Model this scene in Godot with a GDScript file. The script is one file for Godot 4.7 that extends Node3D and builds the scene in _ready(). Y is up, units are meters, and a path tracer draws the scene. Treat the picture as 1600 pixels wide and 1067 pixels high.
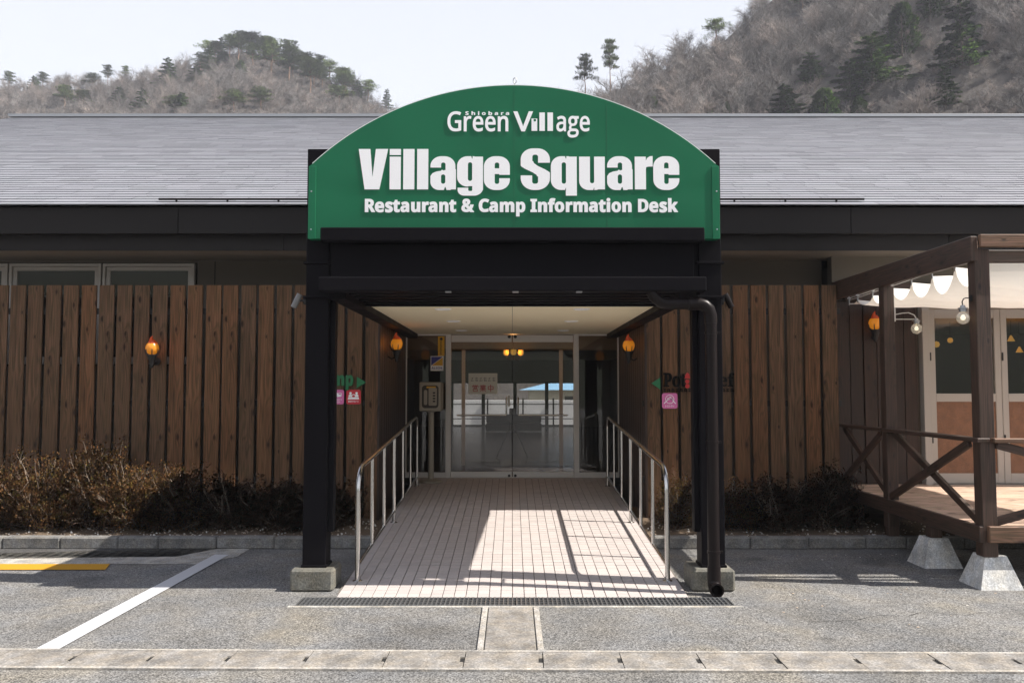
extends Node3D
# A low roadside restaurant with a green-signed entrance gate, seen straight on from its car park.
# x runs along the facade, y is up, the facade looks towards +z; depth from the photographer is -z.

const EYE := 1.65
var rng := RandomNumberGenerator.new()
var used := {}
var M := {}

# ---------------------------------------------------------------- mesh builder
class MB:
	var v := PackedVector3Array()
	var n := PackedVector3Array()
	var u := PackedVector2Array()
	var c := PackedColorArray()
	var col := Color.WHITE
	var xf := Transform3D()
	var off := Vector2.ZERO
	var grain := 1

	func tri(a: Vector3, b: Vector3, d: Vector3, na: Vector3, nb: Vector3, nd: Vector3, ua := Vector2.ZERO, ub := Vector2.ZERO, ud := Vector2.ZERO) -> void:
		v.append(xf * a); v.append(xf * d); v.append(xf * b)
		n.append((xf.basis * na).normalized()); n.append((xf.basis * nd).normalized()); n.append((xf.basis * nb).normalized())
		u.append(ua); u.append(ud); u.append(ub)
		c.append(col); c.append(col); c.append(col)

	func uvof(p: Vector3, nn: Vector3) -> Vector2:
		var a := nn.abs()
		var r: Vector2
		if a.x >= a.y and a.x >= a.z:
			r = Vector2(p.z, p.y) if grain != 2 else Vector2(p.y, p.z)
		elif a.y >= a.z:
			r = Vector2(p.x, p.z) if grain != 0 else Vector2(p.z, p.x)
		else:
			r = Vector2(p.x, p.y) if grain != 0 else Vector2(p.y, p.x)
		return r + off

	func poly(ps: Array, from := Vector3.INF) -> void:
		# a flat convex face, its corners counter-clockwise from outside, or turned away from the point given
		var nn: Vector3 = (ps[1] - ps[0]).cross(ps[2] - ps[0]).normalized()
		if from != Vector3.INF and nn.dot(ps[0] - from) < 0.0:
			ps = ps.duplicate()
			ps.reverse()
			nn = -nn
		for i in range(1, ps.size() - 1):
			tri(ps[0], ps[i], ps[i + 1], nn, nn, nn, uvof(ps[0], nn), uvof(ps[i], nn), uvof(ps[i + 1], nn))

	func box(ce: Vector3, s: Vector3, bev := 0.0) -> void:
		var h := s * 0.5
		var b := minf(bev, minf(h.x, minf(h.y, h.z)) * 0.9)
		var k := h - Vector3.ONE * b
		for ax in 3:
			var p := (ax + 1) % 3
			var q := (ax + 2) % 3
			for sg in [-1.0, 1.0]:
				var f := []
				for w in [[-1, -1], [1, -1], [1, 1], [-1, 1]]:
					var t := Vector3.ZERO
					t[ax] = sg * h[ax]; t[p] = w[0] * k[p]; t[q] = w[1] * k[q]
					f.append(ce + t)
				poly(f, ce)
		if b <= 0.0:
			return
		for ax in 3:
			var p := (ax + 1) % 3
			var q := (ax + 2) % 3
			for sp in [-1.0, 1.0]:
				for sq in [-1.0, 1.0]:
					var f := []
					for e in [-1.0, 1.0]:
						var t := Vector3.ZERO
						t[ax] = e * k[ax]; t[p] = sp * h[p]; t[q] = sq * k[q]
						var t2 := t
						t2[p] = sp * k[p]; t2[q] = sq * h[q]
						if e < 0:
							f.append(ce + t); f.append(ce + t2)
						else:
							f.append(ce + t2); f.append(ce + t)
					poly(f, ce)
		for sx in [-1.0, 1.0]:
			for sy in [-1.0, 1.0]:
				for sz in [-1.0, 1.0]:
					poly([ce + Vector3(sx * h.x, sy * k.y, sz * k.z), ce + Vector3(sx * k.x, sy * h.y, sz * k.z), ce + Vector3(sx * k.x, sy * k.y, sz * h.z)], ce)

	func span(a: Vector3, b: Vector3, bev := 0.0) -> void:
		box((a + b) * 0.5, (b - a).abs(), bev)

	func beam(a: Vector3, b: Vector3, w: float, h: float, up := Vector3.UP, bev := 0.004) -> void:
		# a bar of section w (sideways) x h (along up) from a to b
		var keep := xf
		var z := (b - a).normalized()
		var x := up.cross(z).normalized()
		var y := z.cross(x)
		xf = keep * Transform3D(Basis(x, y, z), (a + b) * 0.5)
		var g := grain
		grain = 2
		box(Vector3.ZERO, Vector3(w, h, a.distance_to(b)), bev)
		grain = g
		xf = keep

	func tube(ps: Array, rs: Array, sides := 8, caps := true) -> void:
		var rings := []
		var side := Vector3.ZERO
		var run := 0.0
		var runs := []
		for i in ps.size():
			var d: Vector3 = (ps[mini(i + 1, ps.size() - 1)] - ps[maxi(i - 1, 0)]).normalized()
			if i == 0:
				side = d.cross(Vector3.UP if absf(d.y) < 0.9 else Vector3.RIGHT).normalized()
			else:
				side = (side - d * side.dot(d)).normalized()
				run += (ps[i] as Vector3).distance_to(ps[i - 1])
			runs.append(run)
			var o := d.cross(side)
			var ring := []
			for k in sides + 1:
				var t := TAU * k / sides
				ring.append(side * cos(t) + o * sin(t))
			rings.append(ring)
		for i in ps.size() - 1:
			var r0: float = rs[i] if rs.size() > 1 else rs[0]
			var r1: float = rs[i + 1] if rs.size() > 1 else rs[0]
			for k in sides:
				var a: Vector3 = ps[i] + rings[i][k] * r0
				var b: Vector3 = ps[i] + rings[i][k + 1] * r0
				var d: Vector3 = ps[i + 1] + rings[i + 1][k + 1] * r1
				var e: Vector3 = ps[i + 1] + rings[i + 1][k] * r1
				var u0 := Vector2(float(k) / sides * TAU * r0, runs[i])
				var u1 := Vector2(float(k + 1) / sides * TAU * r0, runs[i])
				tri(a, b, d, rings[i][k], rings[i][k + 1], rings[i + 1][k + 1], u0, u1, Vector2(u1.x, runs[i + 1]))
				tri(a, d, e, rings[i][k], rings[i + 1][k + 1], rings[i + 1][k], u0, Vector2(u1.x, runs[i + 1]), Vector2(u0.x, runs[i + 1]))
		if caps:
			for w in [[0, -1.0], [ps.size() - 1, 1.0]]:
				var i: int = w[0]
				var d: Vector3 = (ps[mini(i + 1, ps.size() - 1)] - ps[maxi(i - 1, 0)]).normalized() * w[1]
				var r: float = rs[i] if rs.size() > 1 else rs[0]
				for k in sides:
					var a: Vector3 = ps[i] + rings[i][k] * r
					var b: Vector3 = ps[i] + rings[i][k + 1] * r
					if w[1] > 0:
						tri(ps[i], a, b, d, d, d)
					else:
						tri(ps[i], b, a, d, d, d)

	func lathe(prof: Array, sides := 16) -> void:
		# profile of (radius, height) from the bottom up, round the y axis
		for i in prof.size() - 1:
			var p: Vector2 = prof[i]
			var q: Vector2 = prof[i + 1]
			var m := Vector2(q.y - p.y, p.x - q.x).normalized()
			var mp := m
			var mq := m
			if i > 0:
				var o: Vector2 = prof[i - 1]
				var t := Vector2(p.y - o.y, o.x - p.x).normalized()
				if t.dot(m) > 0.5: mp = (t + m).normalized()
			if i < prof.size() - 2:
				var o: Vector2 = prof[i + 2]
				var t := Vector2(o.y - q.y, q.x - o.x).normalized()
				if t.dot(m) > 0.5: mq = (t + m).normalized()
			for k in sides:
				var t0 := TAU * k / sides
				var t1 := TAU * (k + 1) / sides
				var e0 := Vector3(cos(t0), 0, -sin(t0))
				var e1 := Vector3(cos(t1), 0, -sin(t1))
				var a := e0 * p.x + Vector3(0, p.y, 0)
				var b := e1 * p.x + Vector3(0, p.y, 0)
				var d := e1 * q.x + Vector3(0, q.y, 0)
				var e := e0 * q.x + Vector3(0, q.y, 0)
				var up := Vector3.UP
				tri(a, b, d, e0 * mp.x + up * mp.y, e1 * mp.x + up * mp.y, e1 * mq.x + up * mq.y)
				tri(a, d, e, e0 * mp.x + up * mp.y, e1 * mq.x + up * mq.y, e0 * mq.x + up * mq.y)

	func prism(pg: PackedVector2Array, z0: float, z1: float, back := true) -> void:
		# a polygon of the x-y plane given depth along z, its face at z1 looking to +z
		if Geometry2D.is_polygon_clockwise(pg):
			pg.reverse()
		var t := Geometry2D.triangulate_polygon(pg)
		for i in range(0, t.size(), 3):
			var a := pg[t[i]]
			var b := pg[t[i + 1]]
			var d := pg[t[i + 2]]
			if (b - a).cross(d - a) < 0:
				var s := b
				b = d
				d = s
			var f := Vector3.BACK
			tri(Vector3(a.x, a.y, z1), Vector3(b.x, b.y, z1), Vector3(d.x, d.y, z1), f, f, f, a + off, b + off, d + off)
			if back:
				tri(Vector3(a.x, a.y, z0), Vector3(d.x, d.y, z0), Vector3(b.x, b.y, z0), -f, -f, -f)
		for i in pg.size():
			var a := pg[i]
			var b := pg[(i + 1) % pg.size()]
			var e := b - a
			var nn := Vector3(e.y, -e.x, 0).normalized()
			tri(Vector3(a.x, a.y, z0), Vector3(b.x, b.y, z0), Vector3(b.x, b.y, z1), nn, nn, nn, a + off, b + off, b + off)
			tri(Vector3(a.x, a.y, z0), Vector3(b.x, b.y, z1), Vector3(a.x, a.y, z1), nn, nn, nn, a + off, b + off, a + off)

	func mesh() -> ArrayMesh:
		var arr := []
		arr.resize(Mesh.ARRAY_MAX)
		arr[Mesh.ARRAY_VERTEX] = v
		arr[Mesh.ARRAY_NORMAL] = n
		arr[Mesh.ARRAY_TEX_UV] = u
		arr[Mesh.ARRAY_COLOR] = c
		var m := ArrayMesh.new()
		m.add_surface_from_arrays(Mesh.PRIMITIVE_TRIANGLES, arr)
		return m

# ---------------------------------------------------------------- naming
func numbered(called: String) -> String:
	used[called] = used.get(called, -1) + 1
	return called if used[called] == 0 else "%s_%03d" % [called, used[called]]

func thing(called: String, label: String, category: String, at := Vector3.ZERO, group := "") -> Node3D:
	var o := Node3D.new()
	o.name = numbered(called)
	add_child(o)
	o.position = at
	return tag(o, label, category, group)

func tag(o: Node3D, label: String, category := "", group := "") -> Node3D:
	if label: o.set_meta("label", label)
	if category: o.set_meta("category", category)
	if group: o.set_meta("group", group)
	return o

func part(called: String, m: Mesh, mat: Material, parent: Node = null) -> MeshInstance3D:
	var o := MeshInstance3D.new()
	o.mesh = m
	o.material_override = mat
	if parent == null:
		o.name = numbered(called)
		add_child(o)
	else:
		o.name = called
		parent.add_child(o, true)
	return o

func put(called: String, b: MB, mat: Material, parent: Node = null) -> MeshInstance3D:
	return part(called, b.mesh(), mat, parent)

func pieces(called: String, list: Array, m: Material, parent: Node, bev := 0.0) -> void:
	# every pair of corners a box and a part of its own
	for w in list:
		var b := MB.new()
		b.span(w[0], w[1], bev)
		put(called, b, m, parent)

func structure(called: String, b: MB, mat: Material, label := "") -> MeshInstance3D:
	var o := put(called, b, mat)
	o.set_meta("kind", "structure")
	if label: o.set_meta("label", label)
	return o

func stuff(o: Node) -> Node:
	o.set_meta("kind", "stuff")
	return o

func many(called: String, mesh: Mesh, mat: Material, where: Array, tints: Array, parent: Node = null) -> MultiMeshInstance3D:
	var mm := MultiMesh.new()
	mm.transform_format = MultiMesh.TRANSFORM_3D
	mm.use_colors = tints.size() > 0
	mm.mesh = mesh
	mm.instance_count = where.size()
	for i in where.size():
		mm.set_instance_transform(i, where[i])
		if tints.size(): mm.set_instance_color(i, tints[i % tints.size()])
	var o := MultiMeshInstance3D.new()
	o.multimesh = mm
	o.material_override = mat
	if parent:
		o.name = called
		parent.add_child(o, true)
	else:
		o.name = numbered(called)
		add_child(o)
	o.set_meta("kind", "stuff")
	return o

func copy(o: Node3D, called: String, label: String, at: Vector3, turn := 0.0, size := Vector3.ONE) -> Node3D:
	var d: Node3D = o.duplicate()
	d.name = numbered(called)
	add_child(d)
	d.position = at
	d.rotation.y = turn
	d.scale = size
	d.set_meta("label", label)
	return d

func P(x: float, y: float, depth: float) -> Vector3:
	return Vector3(x, y, -depth)

# ---------------------------------------------------------------- materials
func lin(r: float, g: float, b: float, a := 1.0) -> Color:
	var k := Color(r, g, b).linear_to_srgb()
	k.a = a
	return k

func mat(called: String, color: Color, rough := 0.7, metal := 0.0) -> StandardMaterial3D:
	var m := StandardMaterial3D.new()
	m.resource_name = called
	m.albedo_color = color
	m.roughness = rough
	m.metallic = metal
	M[called] = m
	return m

func textured(called: String, tex: Texture2D, tint: Color, rough: float, size: Vector2, bump: Texture2D = null, deep := 0.0) -> StandardMaterial3D:
	var m := mat(called, tint, rough)
	m.albedo_texture = tex
	m.uv1_scale = Vector3(1.0 / size.x, 1.0 / size.y, 1)
	if bump:
		m.heightmap_enabled = true
		m.heightmap_texture = bump
		m.heightmap_scale = deep
	return m

func triplanar(m: StandardMaterial3D, size: float) -> StandardMaterial3D:
	m.uv1_triplanar = true
	m.uv1_world_triplanar = true
	m.uv1_scale = Vector3.ONE / size
	return m

func noise(kind: int, freq: float, oct: int, sd: int, w: int, h: int) -> PackedByteArray:
	var f := FastNoiseLite.new()
	f.noise_type = kind
	f.frequency = freq
	f.fractal_octaves = oct
	f.fractal_type = FastNoiseLite.FRACTAL_FBM if oct > 1 else FastNoiseLite.FRACTAL_NONE
	f.seed = sd
	var im := f.get_seamless_image(w, h, false, false, 0.1, true)
	im.convert(Image.FORMAT_L8)
	return im.get_data()

func to_tex(w: int, h: int, data: PackedByteArray, fmt := Image.FORMAT_RGB8) -> ImageTexture:
	return ImageTexture.create_from_image(Image.create_from_data(w, h, false, fmt, data))

func grit(size: int, fine_freq: float, fine: float, coarse_freq: float, coarse: float, warm: float, flecks: float, sd: int) -> Array:
	# a mineral surface round mid grey: grains, broad blotches, pale and dark flecks; returns [colour, height]
	var a := noise(FastNoiseLite.TYPE_VALUE, fine_freq, 2, sd, size, size)
	var b := noise(FastNoiseLite.TYPE_SIMPLEX_SMOOTH, coarse_freq, 5, sd + 1, size, size)
	var w := noise(FastNoiseLite.TYPE_SIMPLEX_SMOOTH, coarse_freq * 1.7, 3, sd + 2, size, size)
	var out := PackedByteArray()
	out.resize(size * size * 3)
	var hgt := PackedByteArray()
	hgt.resize(size * size)
	for i in size * size:
		var g := (a[i] / 255.0 - 0.5)
		var t := 0.74 + g * fine + (b[i] / 255.0 - 0.5) * coarse
		if g > 0.30: t += flecks * (g - 0.30) * 4.0
		if g < -0.33: t += flecks * (g + 0.33) * 2.5
		var k := (w[i] / 255.0 - 0.5) * warm
		out[i * 3] = clampi(int((t * (1.0 + k)) * 255.0), 0, 255)
		out[i * 3 + 1] = clampi(int(t * (1.0 + k * 0.25) * 255.0), 0, 255)
		out[i * 3 + 2] = clampi(int(t * (1.0 - k) * 255.0), 0, 255)
		hgt[i] = a[i]
	return [to_tex(size, size, out), to_tex(size, size, hgt, Image.FORMAT_L8)]

func wood(w: int, h: int, knots: int, sd: int, contrast: float) -> Array:
	# planed softwood, grain along v: streaks, wavy growth rings that bend round dark knots; returns [colour, height]
	var r := RandomNumberGenerator.new()
	r.seed = sd
	var streak := Image.create_from_data(w, 32, false, Image.FORMAT_L8, noise(FastNoiseLite.TYPE_VALUE, 0.45, 2, sd, w, 32))
	streak.resize(w, h, Image.INTERPOLATE_CUBIC)
	var s := streak.get_data()
	var warp := Image.create_from_data(w, 128, false, Image.FORMAT_L8, noise(FastNoiseLite.TYPE_SIMPLEX_SMOOTH, 0.012, 2, sd + 3, w, 128))
	warp.resize(w, h, Image.INTERPOLATE_CUBIC)
	var wp := warp.get_data()
	var bend := PackedFloat32Array()
	bend.resize(w * h)
	var dark := PackedFloat32Array()
	dark.resize(w * h)
	for k in knots:
		var kx := r.randi_range(0, w - 1)
		var ky := r.randi_range(0, h - 1)
		var kr := r.randf_range(4.0, 11.0)
		var reach := int(kr * 7.0)
		for y in range(-reach, reach + 1):
			var yy := posmod(ky + y, h)
			for x in range(-int(kr * 4), int(kr * 4) + 1):
				var d := Vector2(x / kr, y / (kr * 1.35)).length()
				var j := yy * w + posmod(kx + x, w)
				bend[j] += 2.6 * exp(-d * d * 0.22)
				if d < 2.2:
					dark[j] = maxf(dark[j], clampf(1.35 - d, 0.0, 1.0) + 0.25 * clampf(2.2 - d, 0.0, 1.0))
	var out := PackedByteArray()
	out.resize(w * h * 3)
	var hgt := PackedByteArray()
	hgt.resize(w * h)
	for y in h:
		for x in w:
			var i := y * w + x
			var ph := x * 0.060 + wp[i] / 255.0 * 7.0 + bend[i]
			var ring := 0.5 + 0.5 * sin(ph * TAU * 0.5)
			ring = ring * ring
			var st := s[i] / 255.0
			var t := 0.74 + contrast * (0.62 * (st - 0.5) - 0.20 * (ring - 0.4)) - 0.30 * dark[i] - 0.10 * (wp[i] / 255.0 - 0.5)
			t = clampf(t, 0.06, 1.0)
			out[i * 3] = int(255.0 * minf(1.0, t * 1.02))
			out[i * 3 + 1] = int(255.0 * t * (0.94 + 0.05 * ring))
			out[i * 3 + 2] = int(255.0 * t * (0.88 + 0.06 * st))
			hgt[i] = clampi(int(150.0 + 60.0 * (st - 0.5) - 30.0 * ring - 40.0 * dark[i]), 0, 255)
	return [to_tex(w, h, out), to_tex(w, h, hgt, Image.FORMAT_L8)]

func _ready() -> void:
	rng.seed = 20240321
	# camera
	var cam := Camera3D.new()
	cam.name = "camera"
	cam.fov = 43.42
	cam.near = 0.1
	cam.far = 1500.0
	cam.position = Vector3(-0.004, EYE, 0)
	cam.rotation_degrees = Vector3(3.2, 0, 0)
	add_child(cam)
	cam.current = true
	# sky, air and exposure
	var sm := ProceduralSkyMaterial.new()
	sm.sky_top_color = Color(0.12, 0.24, 0.50)
	sm.sky_horizon_color = Color(0.935, 0.95, 0.98)
	sm.sky_curve = 1.5
	sm.sky_energy_multiplier = 0.84
	sm.ground_bottom_color = Color(0.42, 0.41, 0.39)
	sm.ground_horizon_color = Color(0.60, 0.60, 0.60)
	sm.sun_angle_max = 40.0
	var sky := Sky.new()
	sky.sky_material = sm
	var env := Environment.new()
	env.background_mode = Environment.BG_SKY
	env.sky = sky
	env.tonemap_mode = Environment.TONE_MAPPER_LINEAR
	env.tonemap_exposure = 1.9
	env.sdfgi_enabled = true
	env.ssao_enabled = true
	env.ssil_enabled = true
	env.fog_enabled = true
	env.fog_density = 0.00062
	env.fog_light_color = Color(0.90, 0.92, 0.96)
	var we := WorldEnvironment.new()
	we.name = "environment"
	we.environment = env
	add_child(we)
	# sun: high on the right, almost in the plane of the facade
	var sun := DirectionalLight3D.new()
	sun.name = "sun"
	sun.light_energy = 1.6
	sun.light_color = Color(1.0, 0.97, 0.93)
	sun.light_angular_distance = 0.5
	sun.shadow_enabled = true
	add_child(sun)
	sun.look_at_from_position(Vector3(0.82, 1.0, 0.12) * 50.0, Vector3.ZERO)

	make_materials()
	build_ground()
	build_hills()
	build_restaurant()
	build_entrance()
	build_gate()
	build_sign()
	build_fences()
	build_handrails()
	build_terrace()
	build_planting()
	build_behind()
	build_small_things()
	build_trees()

func make_materials() -> void:
	var g := grit(1024, 0.55, 1.0, 0.004, 0.12, 0.05, 0.8, 11)
	var asphalt := textured("asphalt", g[0], lin(0.37, 0.365, 0.355), 0.9, Vector2(3.6, 3.6), g[1], 0.35)
	var blot := noise(FastNoiseLite.TYPE_SIMPLEX_SMOOTH, 0.012, 5, 77, 512, 512)
	var bl := PackedByteArray()
	bl.resize(512 * 512 * 3)
	for i in 512 * 512:
		var t := clampf(0.5 + (blot[i] / 255.0 - 0.5) * 1.1, 0, 1)
		var warm := clampf((t - 0.62) * 3.0, 0, 1)
		var k := 0.80 + 0.2 * t
		bl[i * 3] = int(255 * k); bl[i * 3 + 1] = int(255 * k * (1.0 - 0.03 * warm)); bl[i * 3 + 2] = int(255 * k * (1.0 - 0.09 * warm))
	for k in 16:
		var cx := rng.randi_range(0, 511)
		var cy := rng.randi_range(0, 511)
		var rad := rng.randf_range(4.0, 15.0)
		for yy in range(-int(rad), int(rad) + 1):
			for xx in range(-int(rad), int(rad) + 1):
				var fall := clampf(1.0 - Vector2(xx, yy).length() / rad, 0.0, 1.0)
				var j := posmod(cy + yy, 512) * 512 + posmod(cx + xx, 512)
				var dim := 1.0 - 0.16 * minf(1.0, fall * 1.6) * (0.6 + blot[j] / 255.0 * 0.8)
				for q in 3: bl[j * 3 + q] = int(bl[j * 3 + q] * dim)
	asphalt.detail_enabled = true
	asphalt.detail_albedo = to_tex(512, 512, bl)
	asphalt.detail_blend_mode = BaseMaterial3D.BLEND_MODE_MUL
	asphalt.detail_uv_layer = BaseMaterial3D.DETAIL_UV_2
	asphalt.uv2_triplanar = true
	asphalt.uv2_scale = Vector3.ONE / 9.0
	var dk: StandardMaterial3D = asphalt.duplicate()
	dk.albedo_color = lin(0.15, 0.147, 0.145)
	M["asphalt_dark"] = dk
	var c := grit(512, 0.30, 0.34, 0.010, 0.26, 0.06, 0.35, 31)
	var conc := mat("concrete", lin(0.66, 0.63, 0.57), 0.88)
	conc.albedo_texture = c[0]
	conc.heightmap_enabled = true
	conc.heightmap_texture = c[1]
	conc.heightmap_scale = 0.12
	triplanar(conc, 1.3)
	for w in [["concrete_old", lin(0.26, 0.25, 0.21)], ["concrete_kerb", lin(0.33, 0.32, 0.30)], ["concrete_pale", lin(1.0, 1.0, 0.97)], ["concrete_gutter", lin(0.42, 0.39, 0.35)], ["concrete_rim", lin(0.62, 0.58, 0.52)]]:
		var k: StandardMaterial3D = conc.duplicate()
		k.albedo_color = w[1]
		M[w[0]] = k
	var soil := mat("soil", lin(0.24, 0.17, 0.11), 1.0)
	soil.albedo_texture = g[0]
	triplanar(soil, 1.1)
	var wt := wood(512, 1024, 20, 5, 0.66)
	for i in 5:
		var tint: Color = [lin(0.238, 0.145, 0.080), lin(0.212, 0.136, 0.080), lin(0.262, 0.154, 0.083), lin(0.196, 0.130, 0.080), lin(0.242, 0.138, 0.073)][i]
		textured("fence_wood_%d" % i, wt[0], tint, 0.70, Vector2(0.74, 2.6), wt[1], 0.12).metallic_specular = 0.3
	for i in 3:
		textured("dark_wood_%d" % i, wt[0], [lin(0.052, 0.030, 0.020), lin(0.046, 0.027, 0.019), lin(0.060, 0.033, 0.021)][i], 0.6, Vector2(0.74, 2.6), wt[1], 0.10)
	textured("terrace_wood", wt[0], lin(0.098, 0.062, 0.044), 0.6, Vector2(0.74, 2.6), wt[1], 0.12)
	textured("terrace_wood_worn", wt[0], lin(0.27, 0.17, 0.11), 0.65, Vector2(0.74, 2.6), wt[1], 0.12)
	for i in 3:
		textured("deck_wood_%d" % i, wt[0], [lin(0.86, 0.70, 0.58), lin(0.78, 0.64, 0.53), lin(0.92, 0.76, 0.63)][i], 0.7, Vector2(0.9, 2.6), wt[1], 0.06)
	for i in 3:
		var t := mat("tile_%d" % i, [lin(0.475, 0.43, 0.412), lin(0.45, 0.41, 0.395), lin(0.495, 0.45, 0.43)][i], 0.55)
		t.albedo_color = t.albedo_color
	var tm := mat("tile_field", lin(1, 1, 1), 0.55)
	tm.vertex_color_use_as_albedo = true
	mat("grout", lin(0.15, 0.135, 0.12), 0.95)
	var st := grit(512, 0.20, 0.10, 0.008, 0.16, 0.03, 0.0, 71)
	var rf := mat("slate", lin(1, 1, 1), 0.55)
	rf.vertex_color_use_as_albedo = true
	var bm := mat("black_metal", lin(0.0075, 0.0068, 0.0085), 0.42)
	bm.roughness_texture = st[0]
	bm.roughness = 0.75
	bm.metallic_specular = 0.15
	triplanar(bm, 1.6)
	mat("pipe_plastic", lin(0.012, 0.009, 0.009), 0.33).metallic_specular = 0.26
	mat("fascia_metal", lin(0.022, 0.020, 0.020), 0.5).metallic_specular = 0.22
	mat("wall_dark", lin(0.115, 0.097, 0.075), 0.8)
	mat("soffit", lin(0.20, 0.165, 0.13), 0.8)
	mat("ceiling_cream", lin(0.90, 0.81, 0.58), 0.8)
	mat("seam", lin(0.12, 0.09, 0.06), 0.9)
	var gr := mat("sign_green", lin(0.005, 0.132, 0.058), 0.30)
	gr.metallic_specular = 0.38
	gr.heightmap_enabled = true
	gr.heightmap_texture = to_tex(256, 256, noise(FastNoiseLite.TYPE_SIMPLEX_SMOOTH, 0.012, 1, 91, 256, 256), Image.FORMAT_L8)
	gr.heightmap_scale = 0.7
	gr.roughness = 0.34
	triplanar(gr, 2.3)
	mat("sign_edge", lin(0.75, 0.78, 0.76), 0.4)
	mat("letter_white", lin(0.96, 0.96, 0.97), 0.35)
	mat("steel", lin(0.62, 0.61, 0.59), 0.22, 1.0)
	mat("zinc", lin(0.40, 0.41, 0.42), 0.42, 0.9)
	mat("frame_white", lin(0.70, 0.69, 0.67), 0.4)
	mat("frame_grey", lin(0.55, 0.51, 0.47), 0.45)
	mat("frame_terrace", lin(0.44, 0.41, 0.375), 0.5)
	mat("panel_cork", lin(0.36, 0.19, 0.11), 0.7)
	triplanar(M["panel_cork"], 0.7)
	M["panel_cork"].albedo_texture = g[0]
	M["panel_cork"].albedo_color = lin(0.42, 0.21, 0.12)
	var gl := mat("glass", lin(0.02, 0.025, 0.025, 0.10), 0.0)
	gl.transparency = BaseMaterial3D.TRANSPARENCY_ALPHA
	gl.metallic_specular = 0.5
	var gb := mat("globe_glass", lin(0.7, 0.69, 0.67, 0.22), 0.05)
	gb.transparency = BaseMaterial3D.TRANSPARENCY_ALPHA
	mat("paint_white", lin(0.52, 0.53, 0.55), 0.6)
	mat("paint_yellow", lin(0.55, 0.28, 0.02), 0.6)
	mat("void_black", lin(0.012, 0.012, 0.012), 0.9)
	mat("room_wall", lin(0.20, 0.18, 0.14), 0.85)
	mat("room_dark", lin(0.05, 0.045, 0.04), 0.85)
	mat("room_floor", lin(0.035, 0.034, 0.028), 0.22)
	mat("spot_grey", lin(0.16, 0.16, 0.16), 0.4)
	mat("iron", lin(0.012, 0.011, 0.011), 0.55)
	mat("phone_beige", lin(0.36, 0.33, 0.27), 0.45)
	mat("phone_dark", lin(0.05, 0.045, 0.035), 0.4)
	mat("pink", lin(0.70, 0.16, 0.40), 0.4)
	mat("red", lin(0.56, 0.02, 0.035), 0.4)
	mat("letter_green", lin(0.008, 0.15, 0.05), 0.45)
	mat("letter_black", lin(0.006, 0.006, 0.006), 0.6).metallic_specular = 0.15
	mat("letter_red", lin(0.55, 0.02, 0.02), 0.45)
	mat("paper", lin(0.62, 0.61, 0.54), 0.8)
	mat("ink", lin(0.16, 0.16, 0.15), 0.8)
	mat("ink_red", lin(0.42, 0.05, 0.05), 0.8)
	mat("yellow", lin(0.72, 0.40, 0.02), 0.5)
	mat("blue", lin(0.03, 0.04, 0.28), 0.5)
	var cv := mat("canvas", lin(0.93, 0.92, 0.89), 0.9)
	cv.backlight_enabled = true
	cv.backlight = lin(0.75, 0.73, 0.70)
	var bark := mat("bark", lin(1, 1, 1), 0.95)
	bark.vertex_color_use_as_albedo = true
	var leaf := mat("leaf", lin(1, 1, 1), 0.75)
	leaf.vertex_color_use_as_albedo = true
	leaf.backlight_enabled = true
	leaf.backlight = lin(0.6, 0.6, 0.55)
	var ndl := mat("needle", lin(1, 1, 1), 0.8)
	ndl.vertex_color_use_as_albedo = true
	var hs := mat("hillside", lin(0.09, 0.076, 0.068), 1.0)
	hs.albedo_texture = c[0]
	triplanar(hs, 17.0)
	mat("house_white", lin(0.80, 0.81, 0.80), 0.7)
	mat("house_cream", lin(0.55, 0.50, 0.38), 0.8)
	mat("roof_blue", lin(0.22, 0.42, 0.60), 0.5)
	mat("amber_glow", lin(0.55, 0.20, 0.02), 0.25)
	var am: StandardMaterial3D = M["amber_glow"]
	am.emission_enabled = true
	am.emission = lin(1.0, 0.34, 0.02)
	am.emission_energy_multiplier = 0.16
	mat("amber_tip", lin(0.42, 0.05, 0.01), 0.25)
	var at: StandardMaterial3D = M["amber_tip"]
	at.emission_enabled = true
	at.emission = lin(1.0, 0.12, 0.02)
	at.emission_energy_multiplier = 0.05
	mat("bulb_glow", lin(0.9, 0.85, 0.7), 0.5)
	var bg: StandardMaterial3D = M["bulb_glow"]
	bg.emission_enabled = true
	bg.emission = lin(1.0, 0.90, 0.66)
	bg.emission_energy_multiplier = 0.5
	mat("pendant_glow", lin(0.9, 0.5, 0.1), 0.5)
	var pg: StandardMaterial3D = M["pendant_glow"]
	pg.emission_enabled = true
	pg.emission = lin(1.0, 0.55, 0.10)
	pg.emission_energy_multiplier = 0.15

func lamp(called: String, at: Vector3, color: Color, energy: float, size: float, reach := 4.0) -> void:
	var l := OmniLight3D.new()
	l.name = numbered(called)
	l.position = at
	l.light_color = color
	l.light_energy = energy
	l.light_size = size
	l.omni_range = reach
	l.omni_attenuation = 2.0
	l.shadow_enabled = true
	add_child(l)

# ---------------------------------------------------------------- ground
const RAMP0 := 6.885
const SLOPE := 0.0644
func ramp_y(d: float) -> float:
	return maxf(0.0, minf(d, 12.65) - RAMP0) * SLOPE

func sheet(b: MB, x0: float, x1: float, d0: float, d1: float, y: float) -> void:
	b.poly([P(x0, y, d0), P(x1, y, d0), P(x1, y, d1), P(x0, y, d1)])

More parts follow.
